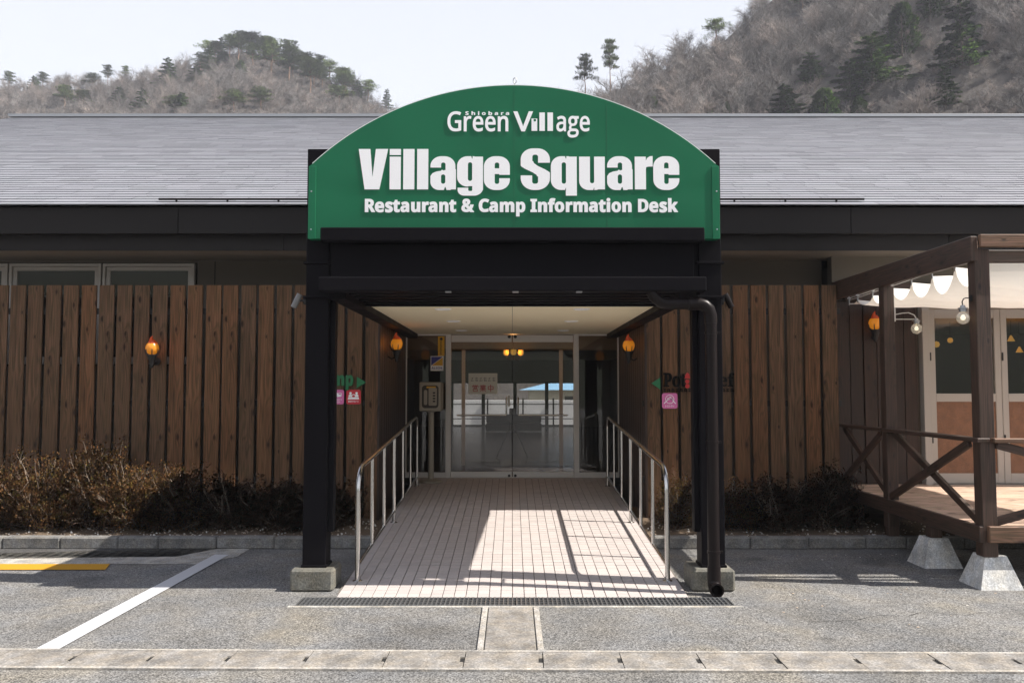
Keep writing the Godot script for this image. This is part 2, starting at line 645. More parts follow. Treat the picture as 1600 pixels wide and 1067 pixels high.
func build_ground() -> void:
	var b := MB.new()
	for i in 24:
		for j in 24:
			var xs := -600.0 + i * 50.0
			var ds := -600.0 + j * 50.0
			sheet(b, xs, xs + 50.0, ds, ds + 50.0, 0.0)
	structure("ground", b, M.asphalt, "grey worn asphalt of the car park in front of the restaurant")
	# apron beside the kerb: dark asphalt, then a pale concrete strip
	b = MB.new()
	b.poly([P(-9.0, 0.004, 8.57), P(-3.33, 0.004, 8.57), P(-3.02, 0.004, 9.08), P(-9.0, 0.004, 9.08)])
	structure("asphalt_patch", b, M.asphalt_dark, "dark newer asphalt patch along the left kerb")
	b = MB.new()
	b.poly([P(-9.0, 0.004, 8.20), P(-3.00, 0.004, 8.20), P(-2.72, 0.004, 8.56), P(-2.72, 0.004, 9.05), P(-3.01, 0.004, 9.05), P(-3.32, 0.004, 8.56), P(-9.0, 0.004, 8.56)])
	structure("concrete_strip", b, M.concrete, "pale concrete strip on the ground left of the gate")
	# kerb stones
	for side in [-1, 1]:
		var k := thing("kerb", "long grey concrete kerb %s" % ("under the left hedge" if side < 0 else "under the right hedge"), "kerb", P(side * 1.45, 0, 9.04))
		k.set_meta("kind", "structure")
		var x := 0.0
		var end := 8.0 if side < 0 else 4.4
		var i := 0
		while x < end:
			var w := 0.60 if i % 3 != 1 else 0.42
			b = MB.new()
			b.box(Vector3(side * (x + w * 0.5), 0.06 + rng.randf_range(-0.003, 0.003), rng.randf_range(-0.004, 0.004)), Vector3(w - 0.003, 0.125, 0.13), 0.014)
			put("kerb_stone", b, M.concrete_kerb, k)
			x += w
			i += 1
	# planting beds
	b = MB.new()
	bed(b, -9.5, -1.45)
	structure("planting_bed", b, M.soil, "brown mulch bed behind the left kerb")
	b = MB.new()
	bed(b, 1.45, 5.6)
	structure("planting_bed", b, M.soil, "brown mulch bed behind the right kerb")
	# pebbles and dry litter lying on the beds
	b = MB.new()
	b.box(Vector3.ZERO, Vector3(1, 0.6, 0.8), 0.3)
	var where := []
	for i in 1500:
		var s := rng.randf_range(0.008, 0.028)
		var x := rng.randf_range(-7.5, -1.5) if i % 3 else rng.randf_range(1.5, 5.2)
		var d := 9.12 + pow(rng.randf(), 1.6) * 0.9
		where.append(Transform3D(Basis.from_euler(Vector3(rng.randf() * 0.6, rng.randf() * TAU, rng.randf() * 0.6)).scaled(Vector3.ONE * s), P(x, bed_y(x, d) + s * 0.15, d)))
	for i in 90:
		var s := rng.randf_range(0.008, 0.022)
		where.append(Transform3D(Basis(Vector3.UP, rng.randf() * TAU).scaled(Vector3(s, s * 0.3, s)), P(rng.randf_range(1.9, 4.6), 0.003, 5.6 + 3.2 * sqrt(rng.randf()))))
	var pm := mat("pebble", lin(1, 1, 1), 0.9)
	pm.vertex_color_use_as_albedo = true
	var pb := many("pebbles", b.mesh(), pm, where, [lin(0.30, 0.27, 0.22), lin(0.12, 0.08, 0.05), lin(0.20, 0.12, 0.07), lin(0.42, 0.40, 0.36), lin(0.16, 0.10, 0.06)])
	tag(pb, "small pebbles and dry litter scattered on the planting beds", "pebbles")
	# ramp
	b = MB.new()
	var e := 12.66
	b.poly([P(-1.42, -0.01, RAMP0 - 0.01), P(1.42, -0.01, RAMP0 - 0.01), P(1.42, ramp_y(e) - 0.006, e), P(-1.42, ramp_y(e) - 0.006, e)])
	for s in [-1.0, 1.0]:
		b.poly([P(s * 1.42, -0.01, RAMP0 - 0.01), P(s * 1.42, -0.05, e), P(s * 1.42, ramp_y(e) - 0.006, e)], P(0, 0, 10))
	var ramp := structure("ramp", b, M.grout, "gently sloping ramp of pale pink square tiles")
	ramp_tiles(ramp)
	# painted lines
	b = MB.new()
	b.poly([P(-3.030, 0.008, 5.50), P(-2.880, 0.008, 5.50), P(-2.825, 0.008, 8.64), P(-2.970, 0.008, 8.66)])
	tag(put("parking_line", b, M.paint_white), "straight white painted parking bay line on the asphalt", "road marking")
	b = MB.new()
	b.poly([P(-9.0, 0.008, 7.93), P(-3.72, 0.008, 7.93), P(-3.80, 0.008, 8.19), P(-9.0, 0.008, 8.19)])
	tag(put("yellow_line", b, M.paint_yellow), "broad yellow painted line parallel to the left kerb", "road marking")
	# hairline cracks in the asphalt
	for w in [[-4.9, 6.35, 0.9, 0.05, 14], [2.1, 6.2, 1.0, 0.16, 16], [-1.2, 4.75, 1.0, -0.03, 18]]:
		b = MB.new()
		var at := Vector2(w[0], w[1])
		var way := Vector2(w[2], w[3]).normalized()
		for k in int(w[4]):
			var nx := at + way.rotated(rng.randf_range(-0.55, 0.55)) * rng.randf_range(0.06, 0.14)
			var side := (nx - at).orthogonal().normalized() * rng.randf_range(0.0012, 0.003)
			b.poly([P(at.x - side.x, 0.0035, at.y - side.y), P(at.x + side.x, 0.0035, at.y + side.y), P(nx.x + side.x, 0.0035, nx.y + side.y), P(nx.x - side.x, 0.0035, nx.y - side.y)], Vector3(0, -5, -6))
			at = nx
		structure("crack", b, M.void_black, "thin dark crack in the asphalt")
	build_drains()

func bed_y(x: float, d: float) -> float:
	return 0.075 + 0.05 * (d - 9.1) + 0.012 * sin(x * 5.0 + d * 3.0) + 0.008 * sin(x * 13.0)

func bed(b: MB, x0: float, x1: float) -> void:
	var nx := int((x1 - x0) / 0.1)
	for i in nx:
		for j in 12:
			var a := x0 + (x1 - x0) * i / nx
			var c := x0 + (x1 - x0) * (i + 1) / nx
			var d := 9.08 + j * 0.15
			b.poly([P(a, bed_y(a, d), d), P(c, bed_y(c, d), d), P(c, bed_y(c, d + 0.15), d + 0.15)])
			b.poly([P(a, bed_y(a, d), d), P(c, bed_y(c, d + 0.15), d + 0.15), P(a, bed_y(a, d + 0.15), d + 0.15)])

func ramp_tiles(ramp: Node3D) -> void:
	var cols := 30
	var w := 2.80 / cols
	var dl := 0.0945
	var rows := int(5.76 / dl)
	var tilt := atan(SLOPE)
	var shared := []
	for i in 3:
		var b := MB.new()
		b.box(Vector3.ZERO, Vector3(w - 0.006, 0.012, dl - 0.005), 0.0015)
		shared.append(b.mesh())
	var rest := MB.new()
	for r in rows:
		var d := RAMP0 + 0.015 + (r + 0.5) * dl
		for k in cols:
			var x := -1.40 + (k + 0.5) * w
			var y := (d - RAMP0) * SLOPE - 0.002 + rng.randf_range(-0.0006, 0.0006)
			var t := Transform3D(Basis(Vector3.RIGHT, tilt + rng.randf_range(-0.004, 0.004)).rotated(Vector3.BACK, rng.randf_range(-0.004, 0.004)), P(x, y, d))
			if r < 10:
				var o := part("tile", shared[0], M["tile_%d" % rng.randi_range(0, 2)], ramp)
				o.transform = t
			else:
				rest.xf = t
				var q := rng.randf_range(0.94, 1.05)
				rest.col = Color(0.475 * q, 0.43 * q, 0.414 * q)
				rest.box(Vector3.ZERO, Vector3(w - 0.006, 0.012, dl - 0.005))
	stuff(put("tile_field", rest, M.tile_field, ramp))

func build_drains() -> void:
	# steel grating across the foot of the ramp
	var g := thing("drain_grating", "galvanised steel drain grating across the foot of the ramp", "grating", P(0.02, 0, 6.755))
	for i in 4:
		var b := MB.new()
		var x0 := -1.655 + i * 0.8275
		for k in 4:
			b.span(Vector3(x0 + 0.004, -0.028, -0.105 + k * 0.07 - 0.0025), Vector3(x0 + 0.8235, 0.012, -0.105 + k * 0.07 + 0.0025))
		var k2 := 0
		while k2 < 24:
			b.span(Vector3(x0 + 0.008 + k2 * 0.0345, -0.020, -0.118), Vector3(x0 + 0.018 + k2 * 0.0345, 0.0135, 0.118))
			k2 += 1
		put("grating_panel", b, M.zinc, g)
	var b2 := MB.new()
	b2.span(Vector3(-1.67, -0.03, 0.119), Vector3(1.67, 0.008, 0.131))
	b2.span(Vector3(-1.67, -0.03, -0.131), Vector3(1.67, 0.008, -0.119))
	b2.span(Vector3(-1.68, -0.03, -0.131), Vector3(-1.67, 0.008, 0.131))
	b2.span(Vector3(1.67, -0.03, -0.131), Vector3(1.68, 0.008, 0.131))
	put("frame", b2, M.zinc, g)
	var p := MB.new()
	p.poly([Vector3(-1.669, 0.003, 0.118), Vector3(1.669, 0.003, 0.118), Vector3(1.669, 0.003, -0.118), Vector3(-1.669, 0.003, -0.118)])
	put("channel_bottom", p, M.void_black, g)
	var m := MB.new()
	m.span(P(-1.71, -0.03, 6.585), P(1.75, 0.009, 6.622), 0.004)
	structure("drain_edge", m, M.concrete, "thin concrete edge in front of the steel grating")
	# row of concrete gutter covers across the foreground
	var t := thing("gutter_covers", "row of concrete gutter covers crossing the foreground", "gutter cover", P(0, 0, 5.30))
	t.rotation.y = -0.0125
	var i := -13
	while i <= 13:
		var x := 0.185 + i * 0.478
		var b := MB.new()
		# a lid whose right end has a notched finger hole
		var pg := PackedVector2Array([Vector2(x + 0.003, -0.155), Vector2(x + 0.475, -0.155), Vector2(x + 0.475, -0.05), Vector2(x + 0.450, -0.045), Vector2(x + 0.450, 0.045), Vector2(x + 0.475, 0.05), Vector2(x + 0.475, 0.155), Vector2(x + 0.003, 0.155)])
		b.xf = Transform3D(Basis(Vector3.RIGHT, -PI / 2), Vector3(0, rng.randf_range(-0.002, 0.002), 0))
		b.prism(pg, -0.05, 0.012)
		put("cover", b, M.concrete_gutter, t)
		i += 1
	for s in [-1.0, 1.0]:
		var b := MB.new()
		b.span(Vector3(-6.6, -0.04, s * 0.172 - 0.014), Vector3(6.6, 0.016, s * 0.172 + 0.014), 0.003)
		put("rim", b, M.concrete_rim, t)
	var v := MB.new()
	v.poly([Vector3(-6.6, 0.004, 0.158), Vector3(6.6, 0.004, 0.158), Vector3(6.6, 0.004, -0.158), Vector3(-6.6, 0.004, -0.158)])
	put("channel_bottom", v, M.void_black, t)
	# short cross channel between the two drains
	var q := thing("cross_channel", "short run of concrete covers joining the grating to the foreground gutter", "gutter cover", P(-0.015, 0, 6.03))
	for k in 3:
		var b := MB.new()
		b.box(Vector3(0, 0.0, 0.366 - k * 0.363), Vector3(0.33, 0.022, 0.357), 0.004)
		put("cover", b, M.concrete_gutter, q)
	for s in [-1.0, 1.0]:
		var b := MB.new()
		b.box(Vector3(s * 0.192, 0.001, 0.0), Vector3(0.04, 0.026, 1.10), 0.003)
		put("rim", b, M.concrete_rim, q)

# ---------------------------------------------------------------- hills
const FAR_CREST := [Vector2(-420, 60), Vector2(-250, 80), Vector2(-191.6, 83.5), Vector2(-146, 86.6), Vector2(-118.8, 87.6), Vector2(-97.9, 91.0), Vector2(-82.5, 97.0), Vector2(-76.1, 98.6), Vector2(-67.9, 96.4), Vector2(-60.5, 94.0), Vector2(-53.2, 90.0), Vector2(-45.8, 87.0), Vector2(-38.5, 82.5), Vector2(-29.3, 77.5), Vector2(-14.7, 67.0), Vector2(18, 45), Vector2(80, 10)]
const NEAR_CREST := [Vector2(-70, 0), Vector2(-12.2, 33.8), Vector2(4.7, 50.5), Vector2(12.6, 56.0), Vector2(19.3, 58.6), Vector2(24.2, 60.6), Vector2(31.6, 64.0), Vector2(40.2, 68.5), Vector2(48.9, 76.0), Vector2(61.3, 86.1), Vector2(80.2, 100.1), Vector2(99.1, 112.9), Vector2(124.4, 124.5), Vector2(240, 130)]

func interp(t: Array, x: float) -> float:
	if x <= t[0].x: return t[0].y
	for i in t.size() - 1:
		if x <= t[i + 1].x:
			return lerpf(t[i].y, t[i + 1].y, (x - t[i].x) / (t[i + 1].x - t[i].x))
	return t[-1].y

func hill_y(near: bool, x: float, d: float) -> float:
	var foot := 60.0 if near else 80.0
	var crest := 160.0 if near else 240.0
	var s := (d - foot) / (crest - foot)
	if s > 1.0: s = 1.0 - (s - 1.0) * 0.7
	return interp(NEAR_CREST if near else FAR_CREST, x * crest / maxf(d, foot) * 0.5 + x * 0.5) * maxf(s, -0.1)

func build_hills() -> void:
	for near in [false, true]:
		var b := MB.new()
		var x0 := -60.0 if near else -330.0
		var x1 := 190.0 if near else 60.0
		var d0 := 58.0 if near else 78.0
		var d1 := 210.0 if near else 310.0
		var st := 5.0
		var nx := int((x1 - x0) / st)
		var nd := int((d1 - d0) / st)
		for i in nx:
			for j in nd:
				var p := []
				for w in [[0, 0], [1, 0], [1, 1], [0, 1]]:
					var x: float = x0 + (i + w[0]) * st
					var d: float = d0 + (j + w[1]) * st
					p.append(P(x, hill_y(near, x, d) + 0.6 * sin(x * 0.31) * cos(d * 0.27), d))
				b.poly([p[0], p[1], p[2]])
				b.poly([p[0], p[2], p[3]])
		structure("near_hill" if near else "far_hill", b, M.hillside, "steep wooded hillside rising behind the right half of the roof" if near else "hazy wooded hill behind the left half of the roof")

# one leafless tree: a forking trunk, limbs and two orders of twigs
func bare_tree(sd: int, h: float, spread: float, twig: float) -> ArrayMesh:
	var r := RandomNumberGenerator.new()
	r.seed = sd
	var b := MB.new()
	grow(b, r, Vector3.ZERO, Vector3(r.randf_range(-0.12, 0.12), 1, r.randf_range(-0.12, 0.12)).normalized(), h * 0.34, h * 0.016, 0, spread, twig)
	return b.mesh()

func grow(b: MB, r: RandomNumberGenerator, p: Vector3, dir: Vector3, ln: float, rad: float, lv: int, spread: float, twig: float) -> void:
	var sg := 3 if lv < 2 else 2
	var ps := [p]
	var rs := [rad]
	var q := p
	var d := dir
	for i in sg:
		d = (d + Vector3(r.randf_range(-1, 1), r.randf_range(-0.5, 0.9), r.randf_range(-1, 1)) * 0.16).normalized()
		q += d * ln / sg
		ps.append(q)
		rs.append(maxf(twig, lerpf(rad, rad * 0.55, float(i + 1) / sg)))
	var g := 0.75 + 0.5 * r.randf()
	b.col = Color(0.205 * g, 0.185 * g, 0.170 * g) if lv < 2 else Color(0.265 * g, 0.238 * g, 0.222 * g)
	b.tube(ps, rs, 4 if lv < 2 else 3, false)
	if lv >= 4: return
	var kids: int = [4, 4, 4, 4][lv]
	for k in kids:
		var t := r.randf_range(0.45, 1.0) if k else 1.0
		var at: Vector3 = p.lerp(q, t) if sg < 2 else ps[clampi(int(t * sg), 1, sg)]
		if t < 1.0: at = at.lerp(ps[maxi(clampi(int(t * sg), 1, sg) - 1, 0)], r.randf() * 0.8)
		var ax := Vector3(r.randf_range(-1, 1), r.randf_range(-0.3, 0.3), r.randf_range(-1, 1)).normalized()
		var nd := (d + ax * spread * r.randf_range(0.5, 1.1) + Vector3.UP * 0.10).normalized()
		grow(b, r, at, nd, ln * r.randf_range(0.60, 0.84), rad * 0.5, lv + 1, spread, twig)

# needles as many small blades spread in flat sprays along drooping branches
func fir(sd: int, kind: String) -> Array:
	var r := RandomNumberGenerator.new()
	r.seed = sd
	var tr := MB.new()
	var cr := MB.new()
	tr.col = Color(0.10, 0.075, 0.055) if kind != "pine" else Color(0.26, 0.17, 0.12)
	var pts := [Vector3.ZERO]
	for i in 6:
		pts.append(Vector3(r.randf_range(-0.02, 0.02), (i + 1) / 6.0 * 0.97, r.randf_range(-0.02, 0.02)))
	tr.tube(pts, [0.026, 0.023, 0.020, 0.016, 0.012, 0.007, 0.003], 6, false)
	var green := func(k: float) -> Color:
		return Color(0.095 * k, 0.180 * k, 0.040 * k)
	if kind == "fir":
		for i in 46:
			var y := lerpf(0.12, 0.97, i / 45.0)
			var reach := (0.58 * pow(1.0 - y, 0.75) + 0.05) * r.randf_range(0.65, 1.12)
			var a := i * 2.4 + r.randf_range(-0.4, 0.4)
			var o := Vector3(cos(a), 0, sin(a))
			var base := Vector3(0, y, 0)
			tr.tube([base, base + o * reach * 0.6 + Vector3(0, 0.02, 0), base + o * reach + Vector3(0, -0.03 * reach, 0)], [0.006, 0.004, 0.002], 3, false)
			var n := int(26 + reach * 170)
			for k in n:
				var t := pow(r.randf(), 0.7)
				var w := reach * 0.34 * (1.1 - t)
				var p := base + o * reach * t + o.cross(Vector3.UP) * r.randf_range(-w, w) + Vector3(0, 0.02 * t - 0.05 * t * t * reach + r.randf_range(-0.02, 0.012), 0)
				blade(cr, r, p, (o + Vector3(0, r.randf_range(-0.5, 0.25), 0) + o.cross(Vector3.UP) * r.randf_range(-0.9, 0.9)).normalized(), r.randf_range(0.035, 0.075), 0.022, green.call(r.randf_range(0.55, 1.5)))
	elif kind == "cyp":
		for i in 2400:
			var y := pow(r.randf(), 0.85)
			var a := r.randf() * TAU
			var lob := 1.0 + 0.22 * sin(a * 3.0 + y * 17.0) + 0.15 * sin(a * 5.0 - y * 29.0)
			var rad := 0.40 * sqrt(maxf(0.0, 1.0 - pow(y, 1.6))) * lob * pow(r.randf_range(0.25, 1.0), 0.35) * (0.55 + 0.45 * minf(1.0, y * 5.0))
			var o := Vector3(cos(a), 0, sin(a))
			blade(cr, r, o * rad + Vector3(0, y, 0), (o * 0.8 + Vector3(r.randf_range(-0.4, 0.4), r.randf_range(-0.1, 1.0), r.randf_range(-0.4, 0.4))).normalized(), r.randf_range(0.04, 0.085), 0.028, green.call(r.randf_range(0.45, 1.3)))
	else:
		# pine: a bare stem and a few flat cushions of needles on crooked limbs
		for i in 13:
			var y := lerpf(0.50, 0.98, i / 12.0)
			var a := i * 2.4 + r.randf_range(-0.5, 0.5)
			var o := Vector3(cos(a), 0, sin(a))
			var reach := lerpf(0.36, 0.10, pow((y - 0.5) / 0.48, 1.4)) * r.randf_range(0.6, 1.15)
			var base := Vector3(0, y - 0.06, 0)
			var tip := base + o * reach + Vector3(0, 0.05, 0)
			tr.tube([base, base.lerp(tip, 0.5) + Vector3(0, 0.03, 0), tip], [0.010, 0.007, 0.003], 4, false)
			for k in 3:
				var ce := tip + Vector3(r.randf_range(-0.08, 0.08), r.randf_range(-0.01, 0.03), r.randf_range(-0.08, 0.08)) - o * reach * 0.3 * k
				var rr := r.randf_range(0.10, 0.17)
				for q in 62:
					var d := Vector3(r.randf_range(-1, 1), r.randf_range(-0.25, 0.5), r.randf_range(-1, 1))
					blade(cr, r, ce + d * Vector3(rr, rr * 0.36, rr), Vector3(d.x, 0.6, d.z).normalized(), r.randf_range(0.03, 0.06), 0.020, green.call(r.randf_range(0.9, 2.0)) * Color(1.45, 1.08, 1.60))
	return [tr.mesh(), cr.mesh()]

func blade(b: MB, r: RandomNumberGenerator, p: Vector3, d: Vector3, ln: float, w: float, col: Color) -> void:
	b.col = col
	var s := d.cross(Vector3(r.randf_range(-1, 1), r.randf_range(-1, 1), r.randf_range(-1, 1))).normalized() * w * 0.5
	var n := d.cross(s).normalized()
	b.tri(p - s, p + s * 0.9, p + d * ln, n, n, n)
	b.tri(p + s * 0.9, p + d * ln + s * 0.6, p + d * ln, n, n, n)

var protos := {}
func evergreen(kind: String, x: float, d: float, h: float, w: float, near: bool, label: String) -> void:
	var which := rng.randi_range(0, 1)
	var key := kind + str(which)
	if not protos.has(key):
		protos[key] = fir({"fir": 10, "cyp": 20, "pine": 30}[kind] + which, kind)
	var called: String = {"fir": "fir_tree", "cyp": "cypress_tree", "pine": "pine_tree"}[kind]
	var t := thing(called, label, "tree", P(x, hill_y(near, x, d) - 0.4, d), "evergreens on the right hillside" if near else "evergreens on the hazy left hill")
	t.rotation.y = rng.randf() * TAU
	stand.append(Vector3(x, d, w))
	var hh := h + 0.4
	var ww := w / 0.95
	t.scale = Vector3(ww, hh, ww)
	part("trunk", protos[key][0], M.bark, t)
	part("crown", protos[key][1], M.needle, t)

var stand := []

func build_trees() -> void:
	# the right hillside
	evergreen("fir", 55.7, 104.0, 8.9, 7.0, true, "tallest dark fir high on the right, broad layered branches")
	evergreen("fir", 46.8, 109.2, 6.9, 8.4, true, "broad bright green fir left of the dark rounded cypress")
	evergreen("cyp", 52.7, 113.2, 6.9, 5.4, true, "dark rounded evergreen between the tallest fir and the broad bright fir")
	evergreen("fir", 42.0, 118.2, 4.5, 4.6, true, "small dark fir standing alone left of the broad bright fir")
	evergreen("fir", 36.2, 111.8, 5.0, 5.6, true, "leftmost wide fir right above the roof ridge on the right")
	evergreen("cyp", 39.3, 106.0, 4.2, 4.6, true, "round bushy evergreen touching the roof ridge on the right")
	evergreen("fir", 59.0, 118.2, 5.6, 5.0, true, "dark fir cut off by the top edge left of the tallest fir")
	evergreen("fir", 43.4, 108.0, 5.4, 3.9, true, "narrow dark fir just below the broad bright fir")
	evergreen("fir", 50.6, 98.2, 5.0, 3.6, true, "half hidden fir among bare trees below the tallest fir")
	evergreen("pine", 38.9, 160.0, 4.2, 6.0, true, "flat dark pine near the skyline left of the top corner")
	evergreen("pine", 50.4, 145.2, 3.0, 5.0, true, "pine at the top edge above the bare slope")
	evergreen("pine", 13.9, 160.0, 8.6, 4.6, true, "first lone skyline pine right of the green sign's arch")
	evergreen("pine", 18.7, 160.0, 9.6, 4.4, true, "second sparse skyline pine, nearer the right hillside")
	evergreen("cyp", 30.9, 121.0, 2.4, 1.4, true, "tiny pointed conifer behind the ridge near the sign's right shoulder")
	evergreen("cyp", 23.0, 136.8, 2.3, 1.9, true, "small yellow-green shrub behind the ridge right of the arch")
	evergreen("cyp", 29.1, 124.2, 2.0, 1.3, true, "small pale shrub between the yellow-green shrub and the tiny conifer")
	evergreen("cyp", 42.4, 102.8, 2.8, 2.8, true, "low bushy evergreen on the ridge right of the round bushy one")
	# the far hill, from its left shoulder to the peak and down the right flank
	evergreen("pine", -143.5, 240.0, 5.3, 4.6, false, "pine on the skyline at the left edge of the picture")
	evergreen("fir", -132.7, 233.5, 5.1, 4.8, false, "dark conifer second from the left on the far hill")
	evergreen("pine", -134.0, 240.0, 4.8, 4.6, false, "skyline pine behind the second conifer from the left")
	evergreen("pine", -115.5, 240.0, 5.9, 4.2, false, "small wind-bent pine standing out on the low left skyline")
	evergreen("pine", -116.7, 234.2, 4.8, 6.2, false, "pine just below the wind-bent skyline pine")
	evergreen("pine", -110.4, 240.0, 4.8, 3.2, false, "thin pine on the skyline where the ridge starts to climb")
	evergreen("fir", -89.7, 219.0, 7.6, 6.2, false, "dark blue-green fir halfway up the left ridge")
	evergreen("fir", -78.7, 218.0, 7.0, 5.0, false, "dark fir at the head of the left gully")
	evergreen("fir", -79.6, 229.5, 6.9, 4.4, false, "upper dark fir in the gully below the peak")
	evergreen("pine", -86.4, 240.0, 5.3, 8.0, false, "flat-topped pine on the skyline left of the peak")
	evergreen("pine", -76.0, 235.0, 6.1, 8.0, false, "broad pine on the left of the peak")
	evergreen("pine", -72.4, 234.5, 6.4, 9.0, false, "highest pine of the far hill, at the very peak")
	evergreen("pine", -68.6, 236.5, 5.9, 7.4, false, "pine just right of the highest one")
	evergreen("pine", -63.9, 239.2, 6.1, 8.6, false, "broad skyline pine on the right shoulder of the peak")
	evergreen("pine", -62.4, 218.2, 8.8, 8.6, false, "tall-stemmed pine in front, under the right shoulder of the peak")
	evergreen("pine", -58.5, 220.5, 7.2, 9.0, false, "large umbrella pine in front of the right shoulder")
	evergreen("pine", -56.5, 230.2, 6.7, 8.0, false, "pine behind the large umbrella pine")
	evergreen("pine", -54.9, 240.0, 5.9, 5.6, false, "skyline pine where the right flank begins to drop")
	evergreen("pine", -52.1, 239.8, 5.6, 8.4, false, "second skyline pine down the right flank")
	evergreen("pine", -52.1, 217.0, 9.0, 8.0, false, "pale-stemmed pine low on the right flank")
	evergreen("fir", -69.1, 213.8, 3.6, 3.8, false, "small lone fir on the bare slope below the peak")
	evergreen("fir", -71.1, 181.2, 4.2, 4.6, false, "dark fir right above the roof ridge below the gully")
	evergreen("pine", -72.9, 181.8, 3.5, 6.0, false, "bushy pine beside the dark fir on the roof ridge")
	evergreen("fir", -85.2, 194.0, 5.1, 5.0, false, "fir on the lower left slope above the roof ridge")
	evergreen("pine", -59.8, 181.0, 4.5, 6.6, false, "spreading low pine left of a similar one above the ridge")
	evergreen("pine", -55.4, 186.0, 5.0, 7.0, false, "spreading low pine nearer the sign above the ridge")
	evergreen("fir", -77.7, 226.5, 3.4, 4.6, false, "short fir between the two gully firs")
	evergreen("fir", -77.9, 206.8, 4.8, 4.8, false, "dark fir at the bottom of the gully")
	evergreen("pine", -46.8, 236.5, 5.8, 8.0, false, "third skyline pine down the right flank")
	evergreen("fir", -42.9, 234.5, 5.0, 5.0, false, "dark fir on the right flank near the sign's shoulder")
	evergreen("pine", -40.7, 237.8, 5.9, 6.8, false, "last tall pine on the right flank above the arch")
	evergreen("pine", -44.2, 215.0, 5.0, 8.0, false, "broad pine low on the right flank above the roof")
	evergreen("fir", -35.7, 240.0, 6.2, 3.4, false, "small conifer at the foot of the far skyline by the arch")
	evergreen("pine", -112.3, 211.2, 5.8, 6.4, false, "pine above the roof on the far left")
	evergreen("pine", -106.0, 208.2, 4.5, 5.6, false, "low pine right of the far left one above the roof")
	evergreen("fir", -96.5, 206.5, 4.7, 4.4, false, "fir in the middle of the left slope")
	for i in 18:
		var x := lerpf(-82.0, -44.0, i / 17.0) + rng.randf_range(-1.5, 1.5)
		var d := rng.randf_range(222.0, 239.0)
		evergreen("pine", x, d, rng.randf_range(4.4, 6.2), rng.randf_range(5.0, 7.5), false, "pine in the dense clump on the peak of the far hill")
	build_woods()

func build_woods() -> void:
	var kinds := []
	for i in 6:
		kinds.append(bare_tree(100 + i, 1.0, [1.0, 1.2, 0.9, 1.3, 1.1, 1.0][i], 0.0022))
	var shades := []
	for i in 23:
		var k := rng.randf_range(0.50, 1.42)
		var p := rng.randf_range(-0.06, 0.06)
		shades.append(Color(k * (1.0 + p), k, k * (1.0 - p * 0.6)))
	for near in [true, false]:
		var per := {}
		for i in 6: per[i] = []
		var n := 3400 if near else 5000
		for i in n:
			var d := rng.randf_range(66.0, 166.0) if near else rng.randf_range(130.0, 246.0)
			var half := d * 0.86
			var x := rng.randf_range(-6.0, half) if near else rng.randf_range(-half, 12.0)
			if not near and x > -8.0 and d < 200.0: continue
			var y := hill_y(near, x, d)
			if y < d * 0.22: continue
			var blocked := false
			for e in stand:
				if absf(e.x - x) < e.z * 0.62 + 0.8 and d > e.y - 11.0 and d < e.y + 1.5:
					blocked = true
					break
			var h := rng.randf_range(4.0, 8.0) if near else rng.randf_range(4.0, 7.0)
			if blocked: h = rng.randf_range(1.6, 2.8)
			var lean := Basis.from_euler(Vector3(rng.randf_range(0.0, 0.25), rng.randf() * TAU, rng.randf_range(-0.12, 0.12)), EULER_ORDER_XYZ)
			per[rng.randi_range(0, 5)].append(Transform3D(lean.scaled(Vector3(h * 1.1, h, h * 1.1)), P(x, y - 0.3, d)))
		for i in (7000 if near else 2000):
			var d := rng.randf_range(70.0, 150.0) if near else rng.randf_range(150.0, 240.0)
			var half := d * 0.66
			var x := rng.randf_range(-2.0, half) if near else rng.randf_range(-half, 4.0)
			var y := hill_y(near, x, d)
			if y < d * 0.24: continue
			if near and stand.any(func(e): return absf(e.x - x) < e.z * 0.5 and d > e.y - 7.0 and d < e.y + 1.0): continue
			var h := rng.randf_range(1.2, 2.6)
			per[rng.randi_range(0, 5)].append(Transform3D(Basis(Vector3.UP, rng.randf() * TAU).scaled(Vector3(h * 1.5, h, h * 1.5)), P(x, y - 0.2, d)))
		var holder := thing("bare_woods", "leafless grey-brown woods covering the right hillside" if near else "pale leafless woods covering the hazy left hill", "woods")
		holder.set_meta("kind", "stuff")
		for i in 6:
			many("bare_trees", kinds[i], M.bark, per[i], shades, holder)

# ---------------------------------------------------------------- the restaurant
var house: Node3D
const EAVE := Vector2(9.85, 3.79)
const PITCH := 0.4227

